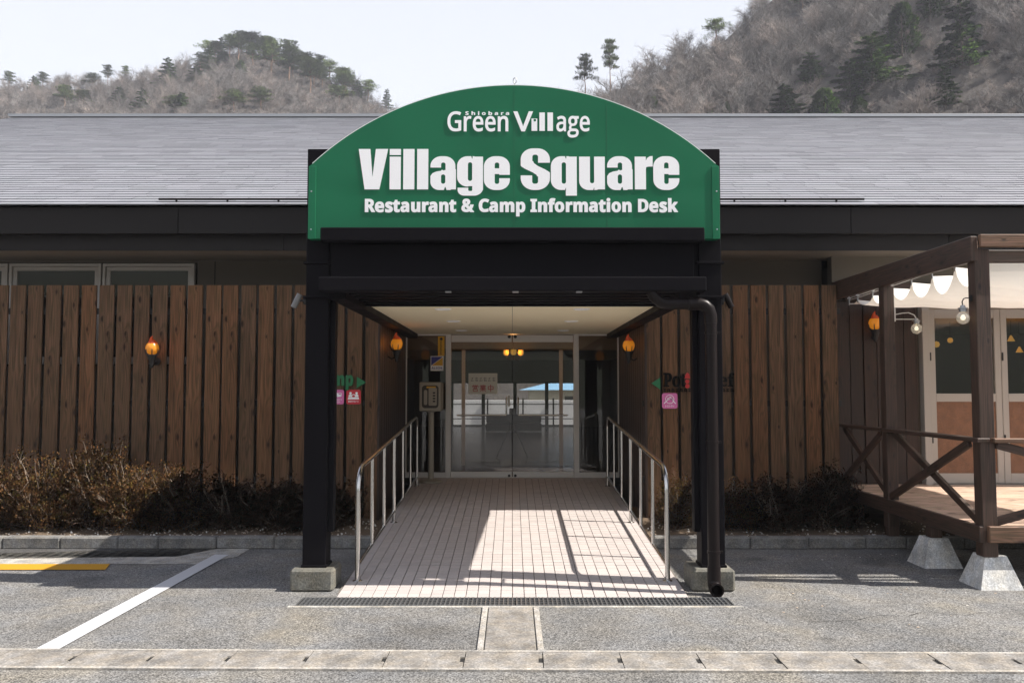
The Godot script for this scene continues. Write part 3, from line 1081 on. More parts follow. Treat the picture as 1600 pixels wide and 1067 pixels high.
func build_restaurant() -> void:
	house = thing("restaurant_building", "long low restaurant with grey slate roof and dark eaves behind the gate", "building")
	# roof: a deck, then overlapping courses of slates
	var b := MB.new()
	var ridge := Vector2(20.0, EAVE.y + (20.0 - EAVE.x) * PITCH)
	b.poly([P(-11.8, EAVE.y - 0.012, EAVE.x), P(24, EAVE.y - 0.012, EAVE.x), P(24, ridge.y - 0.012, ridge.x), P(-11.8, ridge.y - 0.012, ridge.x)])
	b.poly([P(24, ridge.y - 0.012, ridge.x), P(24, EAVE.y, 30.15), P(-11.8, EAVE.y, 30.15), P(-11.8, ridge.y - 0.012, ridge.x)])
	var roof := put("roof", b, M.fascia_metal, house)
	var dir := Vector2(1.0, PITCH).normalized()
	var up := Vector2(-dir.y, dir.x)
	var ln := (ridge - EAVE).length()
	var ex := 0.168
	b = MB.new()
	for i in int(ln / ex) + 1:
		var s0 := i * ex - 0.02
		var s1 := minf(s0 + ex * 1.12, ln)
		var x := -11.85 - rng.randf() * 0.5
		var row := rng.randf_range(0.985, 1.015)
		while x < 24.0:
			var w := 0.46
			var k := row * rng.randf_range(0.88, 1.12)
			b.col = Color(0.235 * k, 0.240 * k, 0.265 * k)
			b.off = Vector2(rng.randf() * 3.0, rng.randf() * 3.0)
			var lift := 0.0155 + rng.randf_range(-0.001, 0.001)
			var xa := maxf(x + 0.002, -11.85)
			var xb := x + w - 0.002
			var jog := rng.randf_range(-0.004, 0.004)
			var lo := EAVE + dir * (s0 + jog) + up * lift
			var hi := EAVE + dir * s1 + up * 0.004
			var un := EAVE + dir * (s0 + jog) + up * (lift - 0.012)
			if xb > xa + 0.05:
				b.poly([P(xa, lo.y, lo.x), P(xb, lo.y, lo.x), P(xb, hi.y, hi.x), P(xa, hi.y, hi.x)])
				b.poly([P(xa, un.y, un.x), P(xb, un.y, un.x), P(xb, lo.y, lo.x), P(xa, lo.y, lo.x)])
			x += w
	stuff(put("slates", b, M.slate, roof))
	b = MB.new()
	b.beam(P(-11.9, ridge.y + 0.03, ridge.x), P(24, ridge.y + 0.03, ridge.x), 0.22, 0.07)
	put("ridge_cap", b, M.zinc, house)
	# snow guards: a dark bar on small brackets either side of the gate
	for w in [[-4.16, -1.2], [1.2, 4.14]]:
		b = MB.new()
		var g := EAVE + dir * 0.14 + up * 0.040
		b.span(P(w[0], g.y - 0.012, g.x - 0.012), P(w[1], g.y + 0.012, g.x + 0.012), 0.004)
		var x: float = w[0] + 0.2
		while x < w[1]:
			b.span(P(x, g.y - 0.034, g.x - 0.008), P(x + 0.02, g.y - 0.010, g.x + 0.008))
			x += 0.6
		put("snow_guard", b, M.fascia_metal, house)
	# eaves: gutterless double fascia, in lengths
	var xs := [-11.8, -7.65, -3.9, 0.0, 3.95, 7.9, 11.9, 16.0, 24.0]
	for i in xs.size() - 1:
		b = MB.new()
		b.span(P(xs[i] + 0.003, 3.462, 9.90), P(xs[i + 1] - 0.003, 3.772, 9.95), 0.004)
		put("fascia", b, M.fascia_metal, house)
		b = MB.new()
		b.span(P(xs[i] + 1.203, 3.285, 10.02), P(xs[i + 1] + 1.197, 3.470, 10.06), 0.003)
		put("lower_fascia", b, M.fascia_metal, house)
	b = MB.new()
	b.span(P(-11.8, 3.29, 10.05), P(24, 3.33, 10.89))
	put("soffit", b, M.soffit, house)
	b = MB.new()
	b.span(P(-11.8, 3.74, 9.93), P(24, 3.76, 11.0))
	put("eave_lining", b, M.soffit, house)
	# walls
	wall(-11.8, -7.62, 0.0, 3.29, 10.87)
	wall(-7.62, -4.02, 0.0, 1.95, 10.87)
	wall(-7.62, -4.02, 3.262, 3.29, 10.87)
	wall(-4.02, -1.64, 0.0, 3.29, 10.87)
	wall(1.64, 3.95, 0.0, 3.29, 10.87)
	wall(3.95, 5.0, 0.0, 3.29, 10.53)
	wall(5.0, 6.92, 0.0, 0.48, 10.53)
	wall(5.0, 6.92, 2.72, 3.29, 10.53)
	wall(6.92, 24.0, 0.0, 3.29, 10.53)
	b = MB.new()
	b.span(P(-1.64, 2.50, 10.4), P(1.64, 3.29, 10.5))
	put("wall_over_entrance", b, M.wall_dark, house)
	pieces("rear_wall", [[P(-11.75, 0, 29.8), P(-2.1, 3.8, 30)], [P(2.3, 0, 29.8), P(24, 3.8, 30)], [P(-2.1, 1.92, 29.8), P(2.3, 3.8, 30)], [P(23.8, 0, 11), P(24, 3.8, 29.8)], [P(-11.75, 0, 11.02), P(-11.6, 3.8, 29.8)]], M.wall_dark, house)
	for s in [-11.7, 23.9]:
		b = MB.new()
		b.poly([P(s, 3.8, 10.0), P(s, 3.8, 29.9), P(s, ridge.y - 0.03, ridge.x)])
		put("gable", b, M.wall_dark, house)
	pieces("wall_joint", [[P(-3.80, 0, 10.862), P(-3.792, 3.28, 10.872)], [P(-2.55, 0, 10.862), P(-2.542, 3.28, 10.872)]], M.void_black, house)
	# three sliding windows above the fence
	for i in 3:
		var x0 := -7.60 + i * 1.19
		window(x0, x0 + 1.17, 1.97, 3.25, 10.86)
	# dark room behind those windows
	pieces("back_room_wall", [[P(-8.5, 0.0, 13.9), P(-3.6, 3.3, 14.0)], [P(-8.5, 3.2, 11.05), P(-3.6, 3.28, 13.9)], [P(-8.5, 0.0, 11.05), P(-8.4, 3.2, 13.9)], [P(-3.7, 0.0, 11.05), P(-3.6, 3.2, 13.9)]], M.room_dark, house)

func wall(x0: float, x1: float, y0: float, y1: float, d: float) -> void:
	var b := MB.new()
	b.span(P(x0, y0, d), P(x1, y1, d + 0.15))
	put("wall", b, M.wall_dark, house)

func window(x0: float, x1: float, y0: float, y1: float, d: float) -> void:
	var b := MB.new()
	var t := 0.035
	b.span(P(x0, y1 - t, d - 0.02), P(x1, y1, d + 0.06), 0.004)
	b.span(P(x0, y0, d - 0.02), P(x1, y0 + t, d + 0.06), 0.004)
	b.span(P(x0, y0 + t, d - 0.02), P(x0 + t, y1 - t, d + 0.06), 0.004)
	b.span(P(x1 - t, y0 + t, d - 0.02), P(x1, y1 - t, d + 0.06), 0.004)
	var f := put("window", b, M.frame_grey, house)
	b = MB.new()
	var s := 0.055
	b.span(P(x0 + t + 0.004, y1 - t - s, d + 0.005), P(x1 - t - 0.004, y1 - t - 0.004, d + 0.035), 0.004)
	b.span(P(x0 + t + 0.004, y0 + t, d + 0.005), P(x1 - t - 0.004, y0 + t + s, d + 0.035), 0.004)
	b.span(P(x0 + t + 0.004, y0 + t + s, d + 0.005), P(x0 + t + s, y1 - t - s, d + 0.035), 0.004)
	b.span(P(x1 - t - s, y0 + t + s, d + 0.005), P(x1 - t - 0.004, y1 - t - s, d + 0.035), 0.004)
	put("sash", b, M.frame_grey, f)
	b = MB.new()
	b.span(P(x0 + t + s, y0 + t + s, d + 0.016), P(x1 - t - s, y1 - t - s, d + 0.022))
	put("pane", b, M.glass, f)

# ---------------------------------------------------------------- entrance bay
func build_entrance() -> void:
	var fl := ramp_y(12.6)
	var top := 2.458
	# white frames of the glazed front
	for s in [-1.0, 1.0]:
		var b := MB.new()
		b.span(P(s * 0.90, fl, 12.54), P(s * 0.975, top, 12.64), 0.004)
		put("door_post", b, M.frame_white, house)
		# side light
		b = MB.new()
		b.span(P(s * 0.976, fl, 12.56), P(s * 1.56, fl + 0.075, 12.62), 0.004)
		b.span(P(s * 1.548, fl + 0.075, 12.56), P(s * 1.562, top, 12.62))
		b.span(P(s * 0.976, top - 0.02, 12.56), P(s * 1.548, top, 12.62))
		var sl := put("side_light", b, M.frame_white, house)
		b = MB.new()
		b.span(P(s * 0.976, fl + 0.075, 12.585), P(s * 1.53, top - 0.02, 12.593))
		put("pane", b, M.glass, sl)
		# door leaf
		b = MB.new()
		b.span(P(s * 0.008, fl + 0.008, 12.565), P(s * 0.895, fl + 0.085, 12.605), 0.004)
		var leaf := put("entrance_door", b, M.frame_white, house)
		pieces("top_rail", [[P(s * 0.008, top - 0.115, 12.565), P(s * 0.895, top - 0.012, 12.605)]], M.frame_white, leaf, 0.004)
		b = MB.new()
		b.span(P(s * 0.006, fl + 0.085, 12.580), P(s * 0.895, top - 0.115, 12.590))
		put("pane", b, M.glass, leaf)
		b = MB.new()
		# pull bar: along the glass, then up beside the meeting edge
		var y := 1.275
		b.tube([P(s * 0.80, y, 12.56), P(s * 0.80, y, 12.50), P(s * 0.095, y, 12.50), P(s * 0.085, y + 0.01, 12.50), P(s * 0.085, y + 0.25, 12.50), P(s * 0.085, y + 0.25, 12.56)], [0.013], 8)
		put("handle", b, M.steel, leaf)
		b = MB.new()
		b.xf = Transform3D(Basis(Vector3.RIGHT, PI / 2), P(s * 0.045, top - 0.035, 12.565))
		b.lathe([Vector2(0.024, 0), Vector2(0.024, 0.014), Vector2(0.0, 0.016)], 14)
		put("pivot_cap", b, M.iron, leaf)
		b = MB.new()
		b.xf = Transform3D(Basis(Vector3.RIGHT, PI / 2), P(s * 0.045, fl + 0.03, 12.565))
		b.lathe([Vector2(0.02, 0), Vector2(0.02, 0.012), Vector2(0.0, 0.014)], 14)
		put("pivot_cap", b, M.iron, leaf)
		b = MB.new()
		b.span(P(s * 0.035, 1.40, 12.565), P(s * 0.065, 1.56, 12.579), 0.004)
		put("lock_plate", b, M.iron if s > 0 else M.paper, leaf)
	var b2 := MB.new()
	pieces("door_sill", [[P(-0.9, fl - 0.01, 12.55), P(0.9, fl + 0.006, 12.64)]], M.frame_white, house)
	pieces("door_head", [[P(-1.6, top, 12.545), P(1.6, top + 0.08, 12.66)]], M.frame_white, house)
	# vestibule: floor, walls, ceiling and an inner glazed screen
	b2 = MB.new()
	b2.span(P(-3.4, fl - 0.10, 12.66), P(3.4, fl - 0.004, 30.0))
	put("inner_floor", b2, M.room_floor, house)
	b2 = MB.new()
	b2.span(P(-3.4, 2.66, 12.66), P(3.4, 2.76, 29.8))
	put("inner_ceiling", b2, M.room_wall, house)
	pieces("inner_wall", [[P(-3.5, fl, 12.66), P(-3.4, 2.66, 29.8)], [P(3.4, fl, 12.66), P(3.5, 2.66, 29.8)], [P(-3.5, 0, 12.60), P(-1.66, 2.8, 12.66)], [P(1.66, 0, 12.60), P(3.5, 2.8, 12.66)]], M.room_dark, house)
	# glazed rear front of the lobby, the yard beyond it
	for i in 4:
		var xa := -2.1 + i * 1.1
		b2 = MB.new()
		b2.span(P(xa, fl, 29.78), P(xa + 0.06, 1.92, 29.86), 0.003)
		b2.span(P(xa + 1.04, fl, 29.78), P(xa + 1.1, 1.92, 29.86), 0.003)
		for y in [fl, 0.62, 1.12, 1.86]:
			b2.span(P(xa + 0.06, y, 29.79), P(xa + 1.04, y + (0.06 if y < 0.5 or y > 1.5 else 0.03), 29.85), 0.003)
		var rw := put("rear_window", b2, M.black_metal, house)
		b2 = MB.new()
		b2.span(P(xa + 0.06, fl + 0.06, 29.815), P(xa + 1.04, 1.86, 29.822))
		put("pane", b2, M.glass, rw)
	b2 = MB.new()
	b2.span(P(-3.4, 2.32, 14.58), P(3.4, 2.66, 14.62))
	put("inner_lintel", b2, M.room_wall, house)
	for s in [-1.0, 1.0]:
		b2 = MB.new()
		b2.span(P(s * 0.80, fl, 14.58), P(s * 0.86, 2.32, 14.64))
		put("inner_post", b2, M.frame_white, house)
	b2 = MB.new()
	b2.span(P(-0.8, fl + 0.02, 26.0), P(0.9, fl + 0.26, 26.6), 0.03)
	b2.span(P(-0.8, fl + 0.26, 26.45), P(0.9, fl + 0.52, 26.6), 0.03)
	put("bench", b2, M.iron, house)
	# timber lined side walls of the entrance bay
	for s in [-1.0, 1.0]:
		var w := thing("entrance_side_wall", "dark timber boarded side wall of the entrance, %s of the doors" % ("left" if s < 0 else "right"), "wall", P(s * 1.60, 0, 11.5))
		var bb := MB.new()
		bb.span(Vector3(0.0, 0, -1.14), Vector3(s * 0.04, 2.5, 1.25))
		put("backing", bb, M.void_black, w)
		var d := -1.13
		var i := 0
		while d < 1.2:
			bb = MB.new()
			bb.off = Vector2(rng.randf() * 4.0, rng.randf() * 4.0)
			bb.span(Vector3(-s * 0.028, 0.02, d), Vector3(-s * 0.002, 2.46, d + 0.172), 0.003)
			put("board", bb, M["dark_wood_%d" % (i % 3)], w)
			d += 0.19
			i += 1

# ---------------------------------------------------------------- gate and canopy
func build_gate() -> void:
	var g := thing("entrance_gate", "black steel entrance gate of two square posts under the green sign", "gate")
	for s in [-1.0, 1.0]:
		var b := MB.new()
		b.span(P(s * 1.558 + 0.011, 0.18, 7.18), P(s * 1.752 + 0.011, 3.69, 7.38), 0.006)
		var post := put("post", b, M.black_metal, g)
		for y in [2.715, 2.425, 0.190]:
			var k := 0.02 if y > 1.0 else 0.01
			pieces("joint_plate", [[P(s * (1.558 - k) + 0.011, y - 0.011, 7.18 - k), P(s * (1.752 + k) + 0.011, y + 0.011, 7.38 + k)]], M.black_metal, post, 0.003)
		b = MB.new()
		b.span(P(s * 1.512 + 0.011, 0.46, 7.24), P(s * 1.556 + 0.011, 2.41, 7.34), 0.005)
		put("inner_channel", b, M.black_metal, post)
		b = MB.new()
		b.xf = Transform3D(Basis.IDENTITY, P(s * 1.645, 0.09, 7.275))
		b.box(Vector3.ZERO, Vector3(0.355, 0.18, 0.36), 0.018)
		put("footing", b, M.concrete_old, post)
		b = MB.new()
		b.xf = Transform3D(Basis.IDENTITY, P(s * 1.68, 3.69, 7.30))
		b.lathe([Vector2(0.02, 0), Vector2(0.02, 0.02), Vector2(0.008, 0.03), Vector2(0, 0.03)], 8)
		put("cap_bolt", b, M.black_metal, post)
	var b := MB.new()
	b.span(P(-1.575, 2.862, 6.95), P(1.575, 2.975, 7.075), 0.008)
	put("upper_gutter", b, M.black_metal, g)
	b = MB.new()
	b.span(P(-1.515, 2.55, 7.12), P(1.515, 2.862, 7.18), 0.003)
	put("beam", b, M.black_metal, g)
	b = MB.new()
	b.span(P(-1.58, 2.448, 6.93), P(1.58, 2.565, 7.08), 0.008)
	put("lower_gutter", b, M.black_metal, g)
	for x in [-0.55, 0.0, 0.52]:
		pieces("gutter_bracket", [[P(x, 2.440, 6.94), P(x + 0.05, 2.4475, 7.0)]], M.zinc, g, 0.002)
	# canopy from the gate back to the doors
	var c := thing("entrance_canopy", "flat canopy with cream ceiling running from the gate back to the glass doors", "canopy")
	b = MB.new()
	b.span(P(-1.65, 2.525, 7.20), P(1.65, 3.24, 9.84), 0.01)
	put("roof", b, M.black_metal, c)
	b = MB.new()
	b.span(P(-1.385, 2.46, 8.07), P(-0.002, 2.49, 12.54))
	b.span(P(0.002, 2.46, 8.07), P(1.385, 2.49, 12.54))
	var ceil := put("ceiling", b, M.ceiling_cream, c)
	b = MB.new()
	b.span(P(-1.60, 2.492, 7.20), P(1.60, 2.52, 12.6))
	put("ceiling_backing", b, M.seam, c)
	for s in [-1.0, 1.0]:
		pieces("edge_beam", [[P(s * 1.386, 2.40, 7.10), P(s * 1.53, 2.492, 12.53)]], M.black_metal, c, 0.003)
	for d in [7.22, 7.45, 7.68, 7.91]:
		b = MB.new()
		b.span(P(-1.384, 2.452, d), P(1.384, 2.49, d + 0.12), 0.003)
		put("front_slat", b, M.black_metal, c)
	b = MB.new()
	b.span(P(-1.384, 2.43, 8.035), P(1.384, 2.49, 8.065), 0.002)
	put("ceiling_trim", b, M.black_metal, c)
	for s in [-1.0, 1.0]:
		for d in [8.62, 10.15, 11.75]:
			b = MB.new()
			b.xf = Transform3D(Basis(Vector3.RIGHT, PI), P(s * 0.70, 2.461, d))
			b.lathe([Vector2(0.062, 0.0), Vector2(0.085, 0.0), Vector2(0.085, 0.006), Vector2(0.066, 0.010), Vector2(0.062, 0.002)], 20)
			var dl := put("downlight", b, M.letter_white, c)
			b = MB.new()
			b.xf = Transform3D(Basis(Vector3.RIGHT, PI), P(s * 0.70, 2.459, d))
			b.lathe([Vector2(0.062, 0.0), Vector2(0.062, 0.001), Vector2(0, 0.0015)], 20)
			put("lens", b, M.frame_white, dl)
	# rainwater pipe on the right post
	var r := thing("downpipe", "dark brown rainwater pipe running down the right gate post to an open shoe", "pipe")
	b = MB.new()
	var y := 2.350
	b.tube([P(1.14, 2.45, 7.0), P(1.16, 2.41, 7.0), P(1.22, y + 0.01, 7.0), P(1.27, y, 7.0), P(1.50, y, 7.0)], [0.046], 16)
	put("offset_pipe", b, M.pipe_plastic, r)
	b = MB.new()
	b.tube([P(1.44, y, 7.0), P(1.53, y, 7.0), P(1.575, y - 0.012, 7.0), P(1.61, y - 0.045, 7.0), P(1.625, y - 0.10, 7.0), P(1.625, y - 0.16, 7.0)], [0.052], 16)
	put("elbow", b, M.pipe_plastic, r)
	b = MB.new()
	b.tube([P(1.625, y - 0.14, 7.0), P(1.625, 0.20, 7.0)], [0.047], 18)
	put("pipe", b, M.pipe_plastic, r)
	b = MB.new()
	b.tube([P(1.625, 0.23, 7.0), P(1.625, 0.115, 7.0), P(1.625, 0.075, 6.985), P(1.625, 0.058, 6.955), P(1.625, 0.055, 6.91)], [0.053], 18, false)
	b.tube([P(1.625, 0.055, 6.905), P(1.625, 0.057, 6.96), P(1.625, 0.10, 6.99)], [0.045, 0.045, 0.04], 18, false)
	put("shoe", b, M.pipe_plastic, r)
	b = MB.new()
	b.xf = Transform3D(Basis(Vector3.RIGHT, -PI / 2), P(1.625, 0.055, 6.915)) * Transform3D(Basis(Vector3.RIGHT, PI), Vector3.ZERO)
	b.lathe([Vector2(0.045, 0), Vector2(0.057, 0), Vector2(0.057, 0.014), Vector2(0.045, 0.014)], 20)
	put("shoe_rim", b, M.pipe_plastic, r)
	for yy in [2.10, 1.21, 0.33]:
		b = MB.new()
		b.xf = Transform3D(Basis.IDENTITY, P(1.625, yy, 7.0))
		b.lathe([Vector2(0.047, 0), Vector2(0.052, 0), Vector2(0.052, 0.022), Vector2(0.047, 0.022)], 18)
		b.box(Vector3(0.0, 0.011, -0.10), Vector3(0.02, 0.018, 0.13), 0.002)
		b.box(Vector3(0.06, 0.011, 0), Vector3(0.03, 0.018, 0.012), 0.002)
		put("clip", b, M.pipe_plastic, r)
	# little hook on top of the arch
	b = MB.new()
	var ring := []
	for k in 13:
		var a := TAU * k / 12.0
		ring.append(P(0.02 + 0.014 * sin(a), 4.265 - 0.024 * cos(a), 7.14))
	b.tube(ring, [0.0045], 6, false)
	b.tube([P(0.02, 4.20, 7.14), P(0.02, 4.245, 7.14)], [0.006], 6)
	tag(put("lifting_eye", b, M.zinc), "small metal eyelet on the very top of the green arch", "eyelet")

# ---------------------------------------------------------------- sign and lettering
func build_sign() -> void:
	var s := thing("arched_sign", "green arched sign board with white lettering above the entrance gate", "sign")
	var pg := PackedVector2Array([Vector2(1.715, 2.905), Vector2(1.715, 3.515)])
	# arch through the two shoulders and the apex
	var a := Vector2(1.69, 3.535)
	var sag := 4.205 - a.y
	var rad := (a.x * a.x + sag * sag) / (2.0 * sag)
	var half := asin(a.x / rad)
	for k in 49:
		var t := lerpf(half, -half, k / 48.0)
		pg.append(Vector2(rad * sin(t), 4.205 - rad + rad * cos(t)))
	pg.append(Vector2(-1.715, 3.515))
	pg.append(Vector2(-1.715, 2.905))
	var b := MB.new()
	b.xf = Transform3D(Basis.IDENTITY, P(0.012, 0, 7.085))
	b.prism(pg, -0.095, 0.0)
	put("board", b, M.sign_green, s)
	for q in [-1.0, 1.0]:
		pieces("side_flange", [[P(q * 1.655 + 0.012, 2.90, 7.076), P(q * 1.718 + 0.012, 3.515, 7.084)]], M.sign_green, s, 0.003)
	mat("sign_joint", lin(0.005, 0.118, 0.052), 0.5)
	for x in [0.012, 0.79]:
		pieces("panel_joint", [[P(x, 2.98, 7.0838), P(x + 0.003, 4.05 if x > 0.5 else 4.19, 7.0862)]], M.sign_joint, s)
	# pale metal edging round the arch
	b = MB.new()
	var rim := []
	for k in 49:
		var t := lerpf(half, -half, k / 48.0)
		rim.append(P(rad * sin(t) + 0.012, 4.209 - rad + rad * cos(t), 7.13))
	for k in 48:
		b.beam(rim[k], rim[k + 1], 0.085, 0.007, Vector3.UP, 0.0)
	put("edging", b, M.sign_edge, s)
	for q in [-1.68, 1.705]:
		for y in [2.98, 3.30]:
			b = MB.new()
			b.xf = Transform3D(Basis(Vector3.RIGHT, PI / 2), P(q, y, 7.0755))
			b.lathe([Vector2(0.007, 0), Vector2(0.007, 0.004), Vector2(0, 0.006)], 8)
			put("screw", b, M.zinc, s)
	var z := -7.085 + 0.0042
	# the big words, letter by letter; units of one hundredth of the cap height
	var cap := 0.342
	var base := 3.318
	var L := glyphs()
	var spots := [["V", 560], ["i", 608.7], ["l", 630], ["l", 651.7], ["a", 672.5], ["g", 714.2], ["e", 756.2], ["S", 813.5], ["q", 861], ["u", 905.2], ["a", 949], ["r", 992.3], ["e", 1021.3]]
	for w in spots:
		var x: float = (w[1] - 560.0) * 0.00535 - 1.289
		part("letter", glyph_mesh(L[w[0]], cap / 100.0), M.letter_white, s).position = Vector3(x, base, z)
	# second line, bold grotesque
	var fb := SystemFont.new()
	fb.font_names = PackedStringArray(["Droid Sans"])
	fb.font_weight = 700
	var bold := FontVariation.new()
	bold.base_font = fb
	var fr := SystemFont.new()
	fr.font_names = PackedStringArray(["Droid Sans"])
	letters(s, "Restaurant & Camp Information Desk", bold, -1.243, 1.378, 3.130, 0.103, z, M.letter_white, 0.0028, 1.8)
	# the house name above, humanist letters; its two l's and the i are plain blocks, the i with a round window
	var med := FontVariation.new()
	med.base_font = fr
	letters(s, "Green", med, -0.555, -0.020, 3.814, 0.162, z, M.letter_white, 0.0028, 1.1)
	letters(s, "V", med, 0.013, 0.165, 3.814, 0.162, z, M.letter_white, 0.0028, 1.1)
	letters(s, "age", med, 0.363, 0.655, 3.814, 0.162, z, M.letter_white, 0.0028, 1.1)
	for w in [[0.160, 0.048, 0.105], [0.226, 0.046, 0.157], [0.294, 0.046, 0.157]]:
		b = MB.new()
		b.span(Vector3(w[0], 3.814, z - 0.0014), Vector3(w[0] + w[1], 3.814 + w[2], z + 0.0014))
		var o := put("letter", b, M.letter_white, s)
		if w[2] < 0.15:
			b = MB.new()
			b.xf = Transform3D(Basis(Vector3.RIGHT, PI / 2), Vector3(w[0] + 0.028, 3.905, z + 0.0015))
			b.lathe([Vector2(0.011, 0), Vector2(0.011, 0.0008), Vector2(0, 0.001)], 14)
			put("round_window", b, M.sign_green, o)
	letters(s, "S h i o b a r a", bold, -0.398, -0.024, 3.950, 0.029, z, M.letter_white, 0.0028, 0.8)

func letters(parent: Node3D, text: String, font: Font, x0: float, x1: float, base: float, cap: float, z: float, m: Material, deep := 0.0028, fat := 0.0) -> void:
	# one mesh per character, fitted to run from x0 to x1 on the base line with that cap height; fat thickens the strokes
	var px := 64
	var full := font.get_string_size(text, HORIZONTAL_ALIGNMENT_LEFT, -1, px).x
	var k := (x1 - x0) / full
	var ky := cap / (0.714 * px)
	for i in text.length():
		if text[i] == " ": continue
		var adv := font.get_string_size(text.substr(0, i), HORIZONTAL_ALIGNMENT_LEFT, -1, px).x
		var b := MB.new()
		b.xf = Transform3D(Basis.from_scale(Vector3(k, ky, 1)), Vector3.ZERO)
		for q in outline(font, text.unicode_at(i), px, fat):
			b.prism(q, -deep * 0.5, deep * 0.5)
		put("letter", b, m, parent).position = Vector3(x0 + adv * k, base, z)

func outline(font: Font, code: int, px: int, fat: float) -> Array:
	# the glyph's curves as polygons without holes: cut upright through every counter
	var ts := TextServerManager.get_primary_interface()
	var rid: RID = font.get_rids()[0]
	var gi := ts.font_get_glyph_index(rid, px, code, 0)
	var c := ts.font_get_glyph_contours(rid, px, gi)
	var outer := []
	var holes := []
	var from := 0
	for last in c.contours:
		var raw := []
		for q in range(from, last + 1): raw.append(c.points[q] * Vector3(1, -1, 1))
		from = last + 1
		var n := raw.size()
		var pts := []
		for q in n:
			var a: Vector3 = raw[q]
			var d: Vector3 = raw[(q + 1) % n]
			pts.append(a)
			if int(a.z) != 1 and int(d.z) != 1: pts.append(Vector3((a.x + d.x) * 0.5, (a.y + d.y) * 0.5, 1))
		var p := PackedVector2Array()
		n = pts.size()
		for q in n:
			var a: Vector3 = pts[q]
			if int(a.z) == 1:
				p.append(Vector2(a.x, a.y))
			else:
				var e: Vector3 = pts[(q - 1 + n) % n]
				var f: Vector3 = pts[(q + 1) % n]
				for t in [0.25, 0.5, 0.75]:
					p.append(Vector2(e.x, e.y) * (1 - t) * (1 - t) + Vector2(a.x, a.y) * 2 * t * (1 - t) + Vector2(f.x, f.y) * t * t)
		var cw := Geometry2D.is_polygon_clockwise(p)
		if cw == bool(c.orientation): holes.append(p)
		else: outer.append(p)
	# the larger share of ink tells which way round the outlines run
	var area := func(list: Array) -> float:
		var best := 0.0
		for p in list:
			var t := 0.0
			for q in p.size(): t += p[q].cross(p[(q + 1) % p.size()])
			best = maxf(best, absf(t))
		return best
	if area.call(holes) > area.call(outer):
		var sw := outer
		outer = holes
		holes = sw
	var solid := []
	for p in outer:
		if Geometry2D.is_polygon_clockwise(p): p.reverse()
		solid.append_array(Geometry2D.offset_polygon(p, fat, Geometry2D.JOIN_MITER) if fat > 0 else [p])
	var cuts := []
	var lines := [-1000.0, 1000.0]
	for p in holes:
		if Geometry2D.is_polygon_clockwise(p): p.reverse()
		for q in (Geometry2D.offset_polygon(p, -fat * 0.7, Geometry2D.JOIN_MITER) if fat > 0 else [p]):
			cuts.append(q)
			var lo := 1e9
			var hi := -1e9
			for v in q:
				lo = minf(lo, v.x)
				hi = maxf(hi, v.x)
			lines.append((lo + hi) * 0.5)
	lines.sort()
	var out := []
	for i in lines.size() - 1:
		if lines[i + 1] - lines[i] < 0.01: continue
		var win := PackedVector2Array([Vector2(lines[i], -500), Vector2(lines[i + 1], -500), Vector2(lines[i + 1], 500), Vector2(lines[i], 500)])
		for s in solid:
			var have: Array = Geometry2D.intersect_polygons(s, win)
			for cut in cuts:
				var nxt: Array = []
				for q in have: nxt.append_array(Geometry2D.clip_polygons(q, cut))
				have = nxt
			for q in have:
				if q.size() >= 3 and not Geometry2D.is_polygon_clockwise(q): out.append(q)
	return out

func rr(x0: float, y0: float, x1: float, y1: float, tl: float, tr: float, br: float, bl: float, sx := 1.0) -> PackedVector2Array:
	# rounded rectangle, a radius per corner (clockwise from top left); sx widens the corners
	var p := PackedVector2Array()
	for w in [[x1, y1, tr, 0.0, -1, -1], [x0, y1, tl, 90.0, 1, -1], [x0, y0, bl, 180.0, 1, 1], [x1, y0, br, 270.0, -1, 1]]:
		var r: float = w[2]
		if r <= 0.0:
			p.append(Vector2(w[0], w[1]))
			continue
		for k in 9:
			var t := deg_to_rad(w[3] + 90.0 * k / 8.0)
			p.append(Vector2(w[0] + w[4] * r * sx + r * sx * cos(t), w[1] + w[5] * r + r * sin(t)))
	return p

